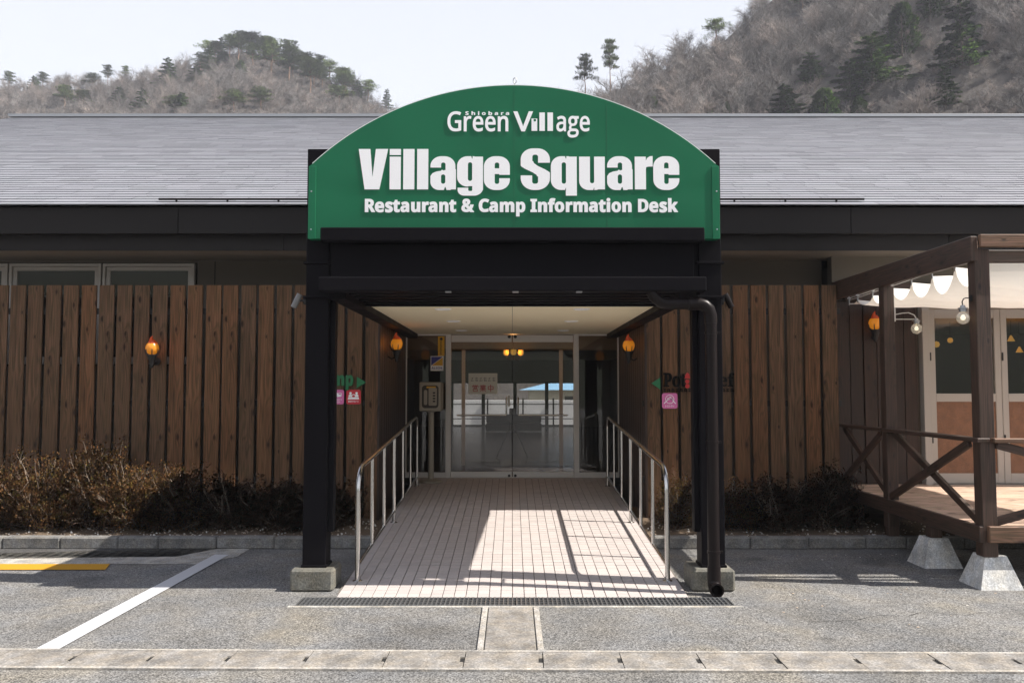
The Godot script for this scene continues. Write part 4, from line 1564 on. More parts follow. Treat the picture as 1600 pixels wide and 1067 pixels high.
func glyphs() -> Dictionary:
	# each: [split line, solids, cuts]
	var V2 := func(a: Array) -> PackedVector2Array:
		var p := PackedVector2Array()
		for i in range(0, a.size(), 2): p.append(Vector2(a[i], a[i + 1]))
		return p
	var d := {}
	d["V"] = [-1.0, [V2.call([0, 100, 15.2, 0, 51.2, 0, 72, 100, 42, 100, 34.4, 30, 28.5, 100])], []]
	d["i"] = [-1.0, [rr(0, 0, 27.2, 81, 0, 0, 0, 0), rr(0, 85, 27.2, 100, 0, 0, 0, 0)], []]
	d["l"] = [-1.0, [rr(0, 0, 27.2, 100, 0, 0, 0, 0)], []]
	d["e"] = [31.5, [rr(0, -1.5, 63.5, 82, 25, 25, 25, 25, 1.1)], [rr(26.5, 52, 37.5, 66.5, 5, 5, 0, 0), rr(26.5, 13.5, 37.5, 38, 0, 0, 5, 5), rr(30, 27.5, 70, 36, 0, 0, 0, 0)]]
	d["a"] = [31.5, [rr(0, 20, 61, 82, 24, 24, 0, 0, 1.1), rr(36, 0, 62.5, 50, 0, 0, 0, 0), rr(0, -1.5, 50, 50, 20, 0, 0, 20, 1.05)], [rr(26, 48, 37, 66.5, 5, 5, 0, 0), V2.call([-2, 54, 26.5, 54, 26.5, 46, 14, 44, 5, 40, -2, 30]), V2.call([26, 50, 37, 56, 37, 50, 33, 46.5]), rr(26, 14, 36.5, 37, 5, 5, 5, 5), V2.call([32, -3, 40, -3, 37.2, 6, 36, 6])]]
	d["g"] = [31.5, [rr(0, 7, 50, 82, 24, 10, 10, 24, 1.05), rr(36.5, -2, 63.5, 81, 0, 0, 0, 0), rr(1.5, -15.5, 63.5, 4, 0, 0, 19, 14, 1.15)], [rr(26.5, 21, 37.0, 67, 5, 5, 5, 5), rr(-2, 4, 36.8, 7, 0, 0, 0, 0), rr(27.5, -4, 37.2, 8, 0, 0, 3, 3), V2.call([34, 84, 36.5, 76, 37.5, 76, 38.5, 84])]]
	d["q"] = [31.5, [rr(0, -1.5, 50, 82, 24, 8, 8, 24, 1.05), rr(36.5, -15.5, 63.5, 81, 0, 0, 0, 0)], [rr(26.5, 14, 37.0, 67, 5, 5, 5, 5), V2.call([34, -3, 36.4, 4, 37, 4, 37, -3]), V2.call([34, 84, 36.5, 76, 37.5, 76, 38.5, 84])]]
	d["u"] = [31.5, [rr(0, -1.5, 50, 81, 0, 0, 8, 22, 1.05), rr(36.5, 0, 63, 81, 0, 0, 0, 0)], [rr(26.5, 15, 36.8, 90, 0, 0, 5, 5), V2.call([34, -3, 36.5, 5, 37, 5, 37, -3])]]
	d["r"] = [-1.0, [rr(0, 0, 27.2, 81, 0, 0, 0, 0), V2.call([26.5, 45, 28, 55, 34, 56.5, 44, 56.5, 44, 82.5, 37, 82, 31, 78, 27, 71, 26.5, 71])], []]
	d["S"] = [36.0, [rr(0.5, -1.5, 72, 101.5, 27, 27, 29, 29, 1.1)], [rr(29, 70, 43, 86, 5.5, 5.5, 0, 0), V2.call([29, 74, 43, 74, 43, 66, 80, 66, 80, 30, 70.5, 43, 60, 49.5, 42, 58, 33, 65]), rr(28.5, 14, 43, 32, 0, 0, 5.5, 5.5), V2.call([43, 28, 28.5, 28, 28.5, 34.5, -8, 34.5, -8, 72, 2, 57, 11, 51, 30, 42, 39, 36])]]
	return d

func glyph_mesh(g: Array, k: float) -> ArrayMesh:
	var b := MB.new()
	b.xf = Transform3D(Basis.from_scale(Vector3(k, k, 1)), Vector3.ZERO)
	var halves := []
	if g[0] < 0:
		halves = [[-50.0, 200.0]]
	else:
		halves = [[-50.0, g[0]], [g[0], 200.0]]
	for hf in halves:
		var win := PackedVector2Array([Vector2(hf[0], -60), Vector2(hf[1], -60), Vector2(hf[1], 160), Vector2(hf[0], 160)])
		var have: Array = []
		for sld in g[1]:
			for piece in Geometry2D.intersect_polygons(sld, win):
				var cur: PackedVector2Array = piece
				var keep: Array = []
				for other in have:
					var un := Geometry2D.merge_polygons(cur, other)
					var outs := []
					for q in un:
						if not Geometry2D.is_polygon_clockwise(q): outs.append(q)
					if outs.size() == 1:
						cur = outs[0]
					else:
						keep.append(other)
				keep.append(cur)
				have = keep
		for cut in g[2]:
			var nxt: Array = []
			for q in have:
				nxt.append_array(Geometry2D.clip_polygons(q, cut))
			have = nxt
		for q in have:
			if q.size() >= 3 and not Geometry2D.is_polygon_clockwise(q):
				b.prism(q, -0.0014, 0.0014)
	return b.mesh()

# ---------------------------------------------------------------- timber fences
func fence(called: String, label: String, x0: float, x1: float, start: float) -> Node3D:
	var f := thing("board_fence", label, "fence", P((x0 + x1) * 0.5, 0, 10.2))
	var b := MB.new()
	var cx := (x0 + x1) * 0.5
	for y in [0.55, 1.45, 2.55]:
		pieces("rail", [[Vector3(x0 - cx, y, -0.075), Vector3(x1 - cx, y + 0.07, -0.032)]], M.iron, f, 0.003)
	var px := x0 + 0.1
	while px < x1:
		pieces("post", [[Vector3(px - cx, 0, -0.14), Vector3(px - cx + 0.06, 2.75, -0.078)]], M.iron, f, 0.003)
		px += 1.7
	var meshes := []
	for i in 10:
		b = MB.new()
		b.off = Vector2(i * 0.231, i * 0.77)
		b.span(Vector3(0, 0, -0.03), Vector3(0.178, 2.80, 0.0), 0.004)
		meshes.append(b.mesh())
	var x := start
	while x < x1 - 0.1:
		var o := part("board", meshes[rng.randi_range(0, 9)], M["fence_wood_%d" % rng.randi_range(0, 4)], f)
		o.position = Vector3(x - cx + rng.randf_range(-0.004, 0.004), 0.095 + rng.randf_range(-0.0012, 0.0012), rng.randf_range(-0.003, 0.003))
		o.rotation.z = rng.randf_range(-0.0012, 0.0012)
		x += 0.2126
	return f

func build_fences() -> void:
	fence("left", "tall brown board fence left of the gate, with gaps between the boards", -8.6, -1.60, -8.557)
	fence("right", "tall brown board fence between the gate and the timber terrace", 1.55, 3.93, 1.578)

# ---------------------------------------------------------------- stainless handrails
func build_handrails() -> void:
	for s in [-1.0, 1.0]:
		var h := thing("handrail", "stainless steel handrail along the %s edge of the tiled ramp" % ("left" if s < 0 else "right"), "handrail", Vector3.ZERO, "handrails of the ramp")
		var x: float = s * 1.315
		var ds := [7.36, 8.10, 8.85, 9.60, 10.36, 11.12, 11.88]
		var b := MB.new()
		var top := 0.955
		var ps := [P(x, ramp_y(7.36), 7.36), P(x, ramp_y(7.36) + top - 0.22, 7.36)]
		for k in 7:
			var a := PI * 0.5 * k / 6.0
			ps.append(P(x, ramp_y(7.36) + top - 0.20 + 0.19 * sin(a) + 0.01 * k / 6.0, 7.36 + 0.20 - 0.20 * cos(a)))
		ps.append(P(x, ramp_y(11.7) + top, 11.70))
		for k in 6:
			var a := PI * 0.5 * (k + 1) / 6.0
			ps.append(P(x, ramp_y(11.7) + top - 0.16 + 0.16 * cos(a), 11.72 + 0.16 * sin(a)))
		ps.append(P(x, ramp_y(11.88), 11.88))
		b.tube(ps, [0.0215], 14)
		put("top_rail", b, M.steel, h)
		b = MB.new()
		b.tube([P(x, ramp_y(7.36) + 0.125, 7.36), P(x, ramp_y(11.88) + 0.125, 11.88)], [0.0165], 12)
		put("lower_rail", b, M.steel, h)
		for i in range(1, 6):
			b = MB.new()
			var low := 0.0 if i == 3 else 0.125
			b.tube([P(x, ramp_y(ds[i]) + low, ds[i]), P(x, ramp_y(ds[i]) + top - 0.015, ds[i])], [0.019 if i == 3 else 0.0165], 12)
			put("baluster", b, M.steel, h)
		for i in [0, 3, 6]:
			b = MB.new()
			b.xf = Transform3D(Basis.IDENTITY, P(x, ramp_y(ds[i]), ds[i]))
			b.lathe([Vector2(0.042, 0), Vector2(0.042, 0.005), Vector2(0.024, 0.014), Vector2(0.022, 0.014)], 16)
			put("base_flange", b, M.steel, h)

# ---------------------------------------------------------------- terrace on the right
func build_terrace() -> void:
	var t := thing("timber_terrace", "brown timber terrace with posts, pergola beams and cross-braced railing at the right edge", "terrace")
	var W: Material = M.terrace_wood
	var x0 := 3.905
	var xe := 8.6
	var add := func(called: String, a: Vector3, b: Vector3, m: Material, bev := 0.006) -> void:
		var q := MB.new()
		q.off = Vector2(rng.randf() * 5, rng.randf() * 5)
		var s := (b - a).abs()
		q.grain = 0 if s.x > s.y and s.x > s.z else (2 if s.z > s.y else 1)
		q.span(a, b, bev)
		put(called, q, m, t)
	# posts
	add.call("post", P(x0 + 0.02, 0.255, 7.22), P(x0 + 0.145, 2.845, 7.345), W)
	add.call("post", P(x0 + 0.01, 0.22, 9.00), P(x0 + 0.125, 2.74, 9.12), W)
	add.call("post", P(6.5, 0.27, 7.22), P(6.635, 2.845, 7.37), W)
	add.call("short_post", P(x0 + 0.02, 0.25, 8.12), P(x0 + 0.13, 0.375, 8.23), W)
	add.call("short_post", P(x0 + 0.02, 0.0, 9.02), P(x0 + 0.13, 0.375, 9.12), W)
	add.call("short_post", P(x0 + 0.02, 0.0, 9.9), P(x0 + 0.13, 0.375, 10.0), W)
	# pergola beams
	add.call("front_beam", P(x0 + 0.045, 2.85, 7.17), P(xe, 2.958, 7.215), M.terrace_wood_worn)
	add.call("front_beam", P(x0 + 0.15, 2.735, 7.30), P(xe, 2.845, 7.345), W)
	add.call("side_beam", P(x0 - 0.015, 2.735, 7.217), P(x0 + 0.045, 2.950, 10.40), W)
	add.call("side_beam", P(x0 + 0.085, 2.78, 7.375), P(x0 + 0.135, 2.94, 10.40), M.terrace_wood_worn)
	add.call("side_beam", P(6.54, 2.735, 7.375), P(6.60, 2.84, 10.40), W)
	add.call("wall_plate", P(x0 + 0.15, 2.74, 10.40), P(xe, 2.94, 10.45), W)
	# deck
	var d := 7.30
	var i := 0
	while d < 10.42:
		var q := MB.new()
		q.grain = 0
		q.off = Vector2(rng.randf() * 5, rng.randf() * 5)
		q.span(P(x0 + 0.05, 0.470, d), P(xe, 0.500 + rng.randf_range(-0.0015, 0.0015), d + 0.113), 0.003)
		put("deck_board", q, M["deck_wood_%d" % rng.randi_range(0, 2)], t)
		d += 0.119
		i += 1
	add.call("joist", P(x0 - 0.01, 0.375, 7.22), P(x0 + 0.045, 0.51, 10.3), W)
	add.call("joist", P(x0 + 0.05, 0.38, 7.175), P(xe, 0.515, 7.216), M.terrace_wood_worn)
	for x in [5.0, 6.1, 7.2]:
		add.call("joist", P(x, 0.33, 7.24), P(x + 0.06, 0.465, 10.4), W)
	# railing with crossed braces
	add.call("top_rail", P(x0 - 0.01, 1.205, 7.21), P(x0 + 0.10, 1.242, 10.38), W)
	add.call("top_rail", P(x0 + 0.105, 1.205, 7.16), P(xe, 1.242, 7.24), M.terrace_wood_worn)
	var xm := x0 + 0.055
	for w in [[P(xm - 0.02, 1.19, 7.42), P(xm - 0.02, 0.54, 8.97)], [P(xm + 0.03, 0.54, 7.42), P(xm + 0.03, 1.19, 8.97)], [P(xm - 0.02, 1.19, 9.16), P(xm - 0.02, 0.54, 10.32)], [P(xm + 0.03, 0.54, 9.16), P(xm + 0.03, 1.19, 10.32)]]:
		var q := MB.new()
		q.off = Vector2(rng.randf() * 5, rng.randf() * 5)
		q.beam(w[0], w[1], 0.040, 0.070)
		put("brace", q, W, t)
	for w in [[Vector3(x0 + 0.15, 1.19, -7.22), Vector3(6.48, 0.54, -7.22)], [Vector3(x0 + 0.15, 0.54, -7.27), Vector3(6.48, 1.19, -7.27)]]:
		var q := MB.new()
		q.off = Vector2(rng.randf() * 5, rng.randf() * 5)
		q.beam(w[0], w[1], 0.040, 0.070)
		put("brace", q, W, t)
	# precast concrete piers
	var n := 0
	for w in [P(4.035, 0, 7.33), P(3.985, 0, 8.19), P(6.57, 0, 7.33)]:
		var q := MB.new()
		var lo := []
		var hi := []
		for c in [[-1, 1], [1, 1], [1, -1], [-1, -1]]:
			lo.append(Vector3(c[0] * 0.178, 0.0, c[1] * 0.178))
			hi.append(Vector3(c[0] * 0.092, 0.262, c[1] * 0.092))
		for k in 4:
			q.poly([lo[k], lo[(k + 1) % 4], hi[(k + 1) % 4], hi[k]], Vector3(0, 0.1, 0))
		q.poly([hi[0], hi[1], hi[2], hi[3]], Vector3.ZERO)
		var o := put("concrete_pier", q, M.concrete_pale)
		o.position = w
		tag(o, ["pale tapered concrete pier under the front corner post of the terrace", "pale tapered concrete pier set back under the terrace's side beam", "pale tapered concrete pier under the terrace's next front post"][n], "pier", "concrete piers of the terrace")
		n += 1
	# dark boarding and glazed doors behind the terrace
	var wl := thing("terrace_wall", "dark vertical boarding beside the terrace doors", "wall", P(4.48, 0, 10.5))
	var x := 3.97
	i = 0
	while x < 4.95:
		var q := MB.new()
		q.off = Vector2(rng.randf() * 4.0, rng.randf() * 4.0)
		q.span(Vector3(x - 4.48, 0.51, 0.002), Vector3(x - 4.48 + 0.155, 2.73, 0.026 if i % 2 else 0.036), 0.003)
		put("board", q, M["dark_wood_%d" % (i % 3)], wl)
		x += 0.165
		i += 1
	var q2 := MB.new()
	q2.span(P(5.0, 2.64, 10.42), P(6.93, 2.72, 10.6), 0.004)
	q2.span(P(5.0, 0.505, 10.42), P(5.085, 2.64, 10.6), 0.004)
	q2.span(P(6.85, 0.505, 10.42), P(6.93, 2.64, 10.6), 0.004)
	q2.span(P(5.0, 0.485, 10.40), P(6.93, 0.505, 10.6), 0.002)
	put("terrace_door_frame", q2, M.frame_terrace, house)
	for k in 2:
		var a := 5.09 + k * 0.88
		var c := a + 0.875
		var q := MB.new()
		q.span(P(a, 0.515, 10.45), P(a + 0.075, 2.635, 10.50), 0.004)
		q.span(P(c - 0.075, 0.515, 10.45), P(c, 2.635, 10.50), 0.004)
		q.span(P(a + 0.075, 2.52, 10.45), P(c - 0.075, 2.635, 10.50), 0.004)
		q.span(P(a + 0.075, 1.50, 10.45), P(c - 0.075, 1.60, 10.50), 0.004)
		q.span(P(a + 0.075, 0.515, 10.45), P(c - 0.075, 0.635, 10.50), 0.004)
		var dr := put("terrace_door", q, M.frame_terrace, house)
		q = MB.new()
		q.span(P(a + 0.075, 1.60, 10.47), P(c - 0.075, 2.52, 10.478))
		put("pane", q, M.glass, dr)
		q = MB.new()
		q.span(P(a + 0.075, 0.635, 10.465), P(c - 0.075, 1.50, 10.485))
		put("lower_panel", q, M.panel_cork, dr)
		q = MB.new()
		q.span(P(a + 0.002, 2.0, 10.440), P(a + 0.022, 2.10, 10.45), 0.002)
		q.span(P(a + 0.002, 1.0, 10.440), P(a + 0.022, 1.10, 10.45), 0.002)
		put("hinge", q, M.iron, dr)
	# the dim room behind
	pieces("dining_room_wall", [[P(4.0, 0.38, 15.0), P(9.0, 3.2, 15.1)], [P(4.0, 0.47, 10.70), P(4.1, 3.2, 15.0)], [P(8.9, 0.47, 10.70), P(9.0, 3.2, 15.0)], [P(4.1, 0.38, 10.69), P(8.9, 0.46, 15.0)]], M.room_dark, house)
	q2 = MB.new()
	q2.span(P(4.1, 2.62, 10.69), P(8.9, 2.70, 14.99))
	put("dining_ceiling", q2, M.room_wall, house)
	n = 0
	for w in [[P(5.95, 2.28, 12.0), 0.045, "round amber pendant lamp seen through the terrace door glass"], [P(6.35, 2.36, 12.4), 0.04, "slim amber pendant lamp behind the left terrace door, right of the round one"], [P(7.0, 2.36, 12.0), 0.05, "upper cone-shaped lamp glowing behind the right terrace door"], [P(7.35, 2.22, 12.4), 0.05, "lower cone-shaped lamp glowing behind the right terrace door"]]:
		var p := thing("pendant_lamp", w[2], "pendant lamp", w[0], "lamps hanging in the dining room")
		var q := MB.new()
		var r: float = w[1]
		if n < 2:
			q.lathe([Vector2(0, -r), Vector2(r * 0.7, -r * 0.75), Vector2(r, 0), Vector2(r * 0.7, r * 0.75), Vector2(0, r)], 14)
		else:
			q.lathe([Vector2(0, -r * 0.7), Vector2(r, -r * 0.7), Vector2(r * 0.55, r * 0.2), Vector2(r * 0.2, r * 0.9), Vector2(0, r)], 14)
		put("shade", q, M.pendant_glow, p)
		q = MB.new()
		q.tube([Vector3(0, r, 0), Vector3(0, 2.62 - (w[0] as Vector3).y, 0)], [0.003], 5)
		put("cord", q, M.iron, p)
		lamp("pendant_light", w[0] + Vector3(0, 0, 0.0), Color(1.0, 0.7, 0.35), 0.02, 0.03)
		n += 1
	build_awning()

func build_awning() -> void:
	var a := thing("canvas_awning", "white canvas awning hanging in swags from wires under the pergola beams", "awning")
	var xs := [4.09, 6.47]
	var hooks := [7.44, 7.87, 8.30, 8.73, 9.19, 9.68, 10.10, 10.36]
	var droop := [0.20, 0.20, 0.19, 0.14, 0.12, 0.09, 0.02]
	var b := MB.new()
	var hy := func(d: float) -> float: return lerpf(2.78, 2.70, (d - 7.4) / 2.9)
	var row := []
	for i in hooks.size() - 1:
		for k in 13:
			if k == 12 and i < hooks.size() - 2: continue
			var t := k / 12.0
			var d := lerpf(hooks[i], hooks[i + 1], t)
			row.append(Vector2(d, hy.call(d) - droop[i] * pow(4.0 * t * (1.0 - t), 0.7)))
	var nx := 14
	for j in row.size() - 1:
		for k in nx:
			var q := []
			for w in [[0, 0], [1, 0], [1, 1], [0, 1]]:
				var r: Vector2 = row[j + w[1]]
				var u: float = float(k + w[0]) / nx
				q.append(P(lerpf(xs[0], xs[1], u), r.y - 0.030 * sin(u * PI) + 0.010 * sin(u * 21.0 + r.x * 9.0), r.x))
			var nn: Vector3 = (q[1] - q[0]).cross(q[3] - q[0]).normalized()
			for sgn in [1.0, -1.0]:
				var e: Vector3 = nn * 0.0008 * sgn
				if sgn > 0:
					b.tri(q[0] + e, q[1] + e, q[2] + e, nn, nn, nn)
					b.tri(q[0] + e, q[2] + e, q[3] + e, nn, nn, nn)
				else:
					b.tri(q[0] + e, q[2] + e, q[1] + e, -nn, -nn, -nn)
					b.tri(q[0] + e, q[3] + e, q[2] + e, -nn, -nn, -nn)
	put("canvas", b, M.canvas, a)
	for s in xs:
		for up in [0.055, 0.030]:
			b = MB.new()
			b.tube([P(s, hy.call(7.4) + up, 7.40), P(s, hy.call(10.38) + up, 10.38)], [0.0038], 6)
			put("wire", b, M.frame_white, a)
	for s in xs:
		for d in hooks:
			b = MB.new()
			b.span(P(s - 0.007, hy.call(d) - 0.03, d - 0.010), P(s + 0.007, hy.call(d) + 0.075, d + 0.010), 0.003)
			b.tube([P(s - 0.02, hy.call(d) + 0.055, d), P(s + 0.02, hy.call(d) + 0.055, d)], [0.012], 8)
			put("hook", b, M.zinc, a)
	# the pull cords, hanging down beside the corner post to a cleat
	for w in [[4.10, 4.115], [4.125, 4.122]]:
		b = MB.new()
		b.tube([P(w[0], 2.83, 7.42), P(w[1], 1.72, 7.42)], [0.0035], 6)
		put("pull_cord", b, M.frame_white, a)
	b = MB.new()
	b.tube([P(4.118, 1.73, 7.42), P(4.118, 1.62, 7.42), P(4.118, 1.60, 7.42)], [0.010, 0.013, 0.004], 10)
	b.tube([P(4.118, 1.54, 7.42), P(4.118, 1.52, 7.42), P(4.118, 1.36, 7.42), P(4.118, 1.33, 7.42)], [0.004, 0.013, 0.013, 0.004], 10)
	b.tube([P(4.118, 1.60, 7.42), P(4.118, 1.25, 7.42)], [0.003], 6)
	put("cord_tensioner", b, M.frame_white, a)

# ---------------------------------------------------------------- hedges
func twig_bush(sd: int, leaf_cols: Array, dense: int) -> Array:
	# a dry azalea: a lumpy dome of withered leaves on crooked stems, pale bare twigs sticking out of it
	var r := RandomNumberGenerator.new()
	r.seed = sd
	var tw := MB.new()
	var lf := MB.new()
	var f := FastNoiseLite.new()
	f.seed = sd
	f.frequency = 1.0
	var dome := func(d: Vector3) -> float:
		return 1.0 + 0.42 * f.get_noise_3dv(d * 1.3) + 0.30 * f.get_noise_3dv(d * 3.4)
	var tips := []
	for i in 210:
		var a := r.randf() * TAU
		var e := asin(pow(r.randf(), 0.9))
		var d := Vector3(cos(a) * cos(e), sin(e), sin(a) * cos(e))
		var k: float = dome.call(d) * (pow(r.randf_range(0.25, 1.0), 0.5) if i % 5 else r.randf_range(1.0, 1.22))
		var tip := d * k * Vector3(0.50, 0.74, 0.42) + Vector3(0, 0.05, 0)
		var root := Vector3(r.randf_range(-0.10, 0.10), 0, r.randf_range(-0.10, 0.10))
		var mid := root.lerp(tip, 0.55) + Vector3(r.randf_range(-0.05, 0.05), r.randf_range(0.0, 0.06), r.randf_range(-0.05, 0.05))
		var g := r.randf_range(0.6, 1.3)
		tw.col = Color(0.17 * g, 0.115 * g, 0.085 * g) if i % 5 else Color(0.40 * g, 0.32 * g, 0.25 * g)
		tw.tube([root, root.lerp(mid, 0.5) + Vector3(r.randf_range(-0.03, 0.03), 0, r.randf_range(-0.03, 0.03)), mid, mid.lerp(tip, 0.55) + Vector3(r.randf_range(-0.03, 0.03), 0.01, r.randf_range(-0.03, 0.03)), tip], [0.006, 0.0045, 0.0035, 0.0022, 0.0012], 4, false)
		tips.append(tip)
		for q in 3:
			var s := mid.lerp(tip, r.randf_range(0.1, 0.9))
			var t := s + (d * 0.7 + Vector3(r.randf_range(-1, 1), r.randf_range(-0.3, 1), r.randf_range(-1, 1))).normalized() * r.randf_range(0.06, 0.15)
			tw.tube([s, s.lerp(t, 0.5) + Vector3(0, 0.01, 0), t], [0.0018, 0.0014, 0.0010], 3, false)
			tips.append(t)
	for i in dense:
		var p: Vector3 = tips[r.randi_range(0, tips.size() - 1)]
		p += Vector3(r.randf_range(-1, 1), r.randf_range(-1, 1), r.randf_range(-1, 1)) * 0.055
		p.y = maxf(p.y, 0.03)
		var d := (p.normalized() * 0.5 + Vector3(r.randf_range(-1, 1), r.randf_range(-0.6, 1), r.randf_range(-1, 1))).normalized()
		var clump := 0.75 + 0.6 * f.get_noise_3dv(p * 7.0 + Vector3(9, 0, 0))
		var c: Color = leaf_cols[clampi(int((0.5 + 0.9 * f.get_noise_3dv(p * 5.0)) * leaf_cols.size() + r.randf_range(-1.2, 1.2)), 0, leaf_cols.size() - 1)]
		leaf(lf, r, p, d, r.randf_range(0.020, 0.042), c * clump * r.randf_range(1.0, 1.75))
	return [tw.mesh(), lf.mesh()]

func leaf(b: MB, r: RandomNumberGenerator, p: Vector3, d: Vector3, ln: float, col: Color) -> void:
	b.col = col
	var s := d.cross(Vector3(r.randf_range(-1, 1), r.randf_range(-1, 1), r.randf_range(-1, 1))).normalized() * ln * 0.28
	var n := d.cross(s).normalized()
	var m := p + d * ln * 0.5
	b.tri(p, m + s, p + d * ln, n, n, n)
	b.tri(p, p + d * ln, m - s, n, n, n)

func build_planting() -> void:
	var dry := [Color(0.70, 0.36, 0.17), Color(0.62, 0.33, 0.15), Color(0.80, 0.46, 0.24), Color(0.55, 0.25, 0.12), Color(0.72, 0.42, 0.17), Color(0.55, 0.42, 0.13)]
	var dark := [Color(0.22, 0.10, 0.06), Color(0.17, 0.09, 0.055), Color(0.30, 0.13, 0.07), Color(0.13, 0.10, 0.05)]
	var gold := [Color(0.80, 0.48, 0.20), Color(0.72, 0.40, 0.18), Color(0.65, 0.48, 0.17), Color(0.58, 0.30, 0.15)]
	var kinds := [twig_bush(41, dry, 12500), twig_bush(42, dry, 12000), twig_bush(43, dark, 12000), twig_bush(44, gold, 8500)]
	# kind, x, depth, width scale, height scale, label
	for w in [
		[0, -6.42, 9.72, 1.05, 0.86, "withered red-brown bush at the left edge of the picture"],
		[1, -5.85, 9.66, 1.05, 0.92, "second withered bush from the left edge, red-brown"],
		[0, -5.28, 9.62, 1.08, 1.02, "tall brown bush with pale bare twigs, left of the wall torch"],
		[1, -4.72, 9.78, 0.95, 1.16, "tallest brown bush, one bare twig sticking up beneath the wall torch"],
		[0, -4.25, 9.60, 1.00, 0.90, "greenish-brown bush under the left wall torch"],
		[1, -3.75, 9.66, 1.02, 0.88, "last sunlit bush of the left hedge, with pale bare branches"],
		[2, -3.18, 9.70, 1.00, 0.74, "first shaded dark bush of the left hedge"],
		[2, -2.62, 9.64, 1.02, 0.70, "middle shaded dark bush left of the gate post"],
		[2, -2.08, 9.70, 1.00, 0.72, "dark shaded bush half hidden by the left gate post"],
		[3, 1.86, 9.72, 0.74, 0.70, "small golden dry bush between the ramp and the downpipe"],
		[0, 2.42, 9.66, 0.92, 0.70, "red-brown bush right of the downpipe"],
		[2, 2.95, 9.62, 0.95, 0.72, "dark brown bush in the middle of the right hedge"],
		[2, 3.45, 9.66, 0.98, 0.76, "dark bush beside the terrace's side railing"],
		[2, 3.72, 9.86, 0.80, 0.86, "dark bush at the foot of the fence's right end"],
	]:
		var t := thing("hedge_bush", w[5], "bush", P(w[1], bed_y(w[1], w[2]) - 0.01, w[2]), "dry bushes of the hedges")
		t.rotation.y = rng.randf_range(-0.5, 0.5) + (PI if rng.randf() < 0.5 else 0.0)
		t.scale = Vector3(w[3] * 0.80, w[4] * 0.93, w[3] * 0.80)
		part("twigs", kinds[w[0]][0], M.bark, t)
		stuff(part("leaves", kinds[w[0]][1], M.leaf, t))

# ---------------------------------------------------------------- what stands across the road, mirrored in the doors
func build_behind() -> void:
	var h := thing("blue_roofed_shed", "low cream shed with a pale blue roof, seen through the lobby's rear windows", "shed", P(3.9, 0, 44.0))
	var b := MB.new()
	b.span(Vector3(-3.0, 0, -4.0), Vector3(5.0, 1.66, 0.0))
	put("wall", b, M.house_cream, h)
	b = MB.new()
	b.poly([Vector3(-3.5, 1.62, 0.5), Vector3(5.5, 1.62, 0.5), Vector3(4.6, 2.35, -2.0), Vector3(-0.6, 2.35, -2.0)], Vector3(0, 0, -2))
	b.poly([Vector3(-3.5, 1.62, -4.5), Vector3(5.5, 1.62, -4.5), Vector3(4.6, 2.35, -2.0), Vector3(-0.6, 2.35, -2.0)], Vector3(0, 0, -2))
	b.poly([Vector3(-3.5, 1.62, 0.5), Vector3(-3.5, 1.62, -4.5), Vector3(-0.6, 2.35, -2.0)], Vector3(0, 0, -2))
	b.poly([Vector3(5.5, 1.62, 0.5), Vector3(5.5, 1.62, -4.5), Vector3(4.6, 2.35, -2.0)], Vector3(0, 0, -2))
	put("roof", b, M.roof_blue, h)
	b = MB.new()
	b.span(Vector3(-1.2, 0.7, -0.02), Vector3(-0.2, 1.3, 0.02))
	put("window", b, M.room_dark, h)
	var w := thing("white_yard_wall", "low white wall in the yard, seen through the lobby's rear windows", "wall", P(0.1, 0, 34.0))
	b = MB.new()
	b.span(Vector3(-4.0, 0.0, -0.2), Vector3(4.4, 1.22, 0), 0.01)
	put("panel", b, M.house_white, w)
	pieces("rail_post", [[Vector3(-1.1, 0, 0.03), Vector3(-1.04, 1.3, 0.09)], [Vector3(0.3, 0, 0.03), Vector3(0.36, 1.3, 0.09)], [Vector3(1.5, 0, 0.03), Vector3(1.56, 1.3, 0.09)]], M.black_metal, w)
	b = MB.new()
	for i in 40:
		for j in 6:
			var q := []
			for k in [[0, 0], [0, 1], [1, 1], [1, 0]]:
				var x: float = -200.0 + (i + k[0]) * 10.0
				var z: float = 45.0 + (j + k[1]) * 12.0
				q.append(Vector3(x, -1.0 + (z - 45.0) * 0.36 + 2.5 * sin(x * 0.09) * minf(1.0, (z - 45.0) * 0.03), z))
			b.poly([q[0], q[1], q[2]])
			b.poly([q[0], q[2], q[3]])
	structure("opposite_hill", b, mat("opposite_wood", lin(0.06, 0.065, 0.045), 1.0), "dark wooded hill across the road, mirrored in the glass")
	# a black tripod stand in the lobby
	var t := thing("tripod_stand", "black tripod stand with a small head, standing in the lobby behind the glass doors", "tripod", P(0.0, ramp_y(12.6), 16.5))
	for k in 3:
		b = MB.new()
		var a := PI / 2 + TAU * k / 3.0 + PI
		b.tube([Vector3(cos(a) * 0.34, 0, sin(a) * 0.34), Vector3(cos(a) * 0.035, 0.60, sin(a) * 0.035)], [0.011, 0.014], 8)
		put("leg", b, M.iron, t)
	b = MB.new()
	b.tube([Vector3(0, 0.25, 0), Vector3(0, 0.80, 0)], [0.013], 8)
	put("column", b, M.iron, t)
	b = MB.new()
	b.span(Vector3(-0.06, 0.80, -0.04), Vector3(0.06, 0.92, 0.05), 0.012)
	put("head", b, M.iron, t)

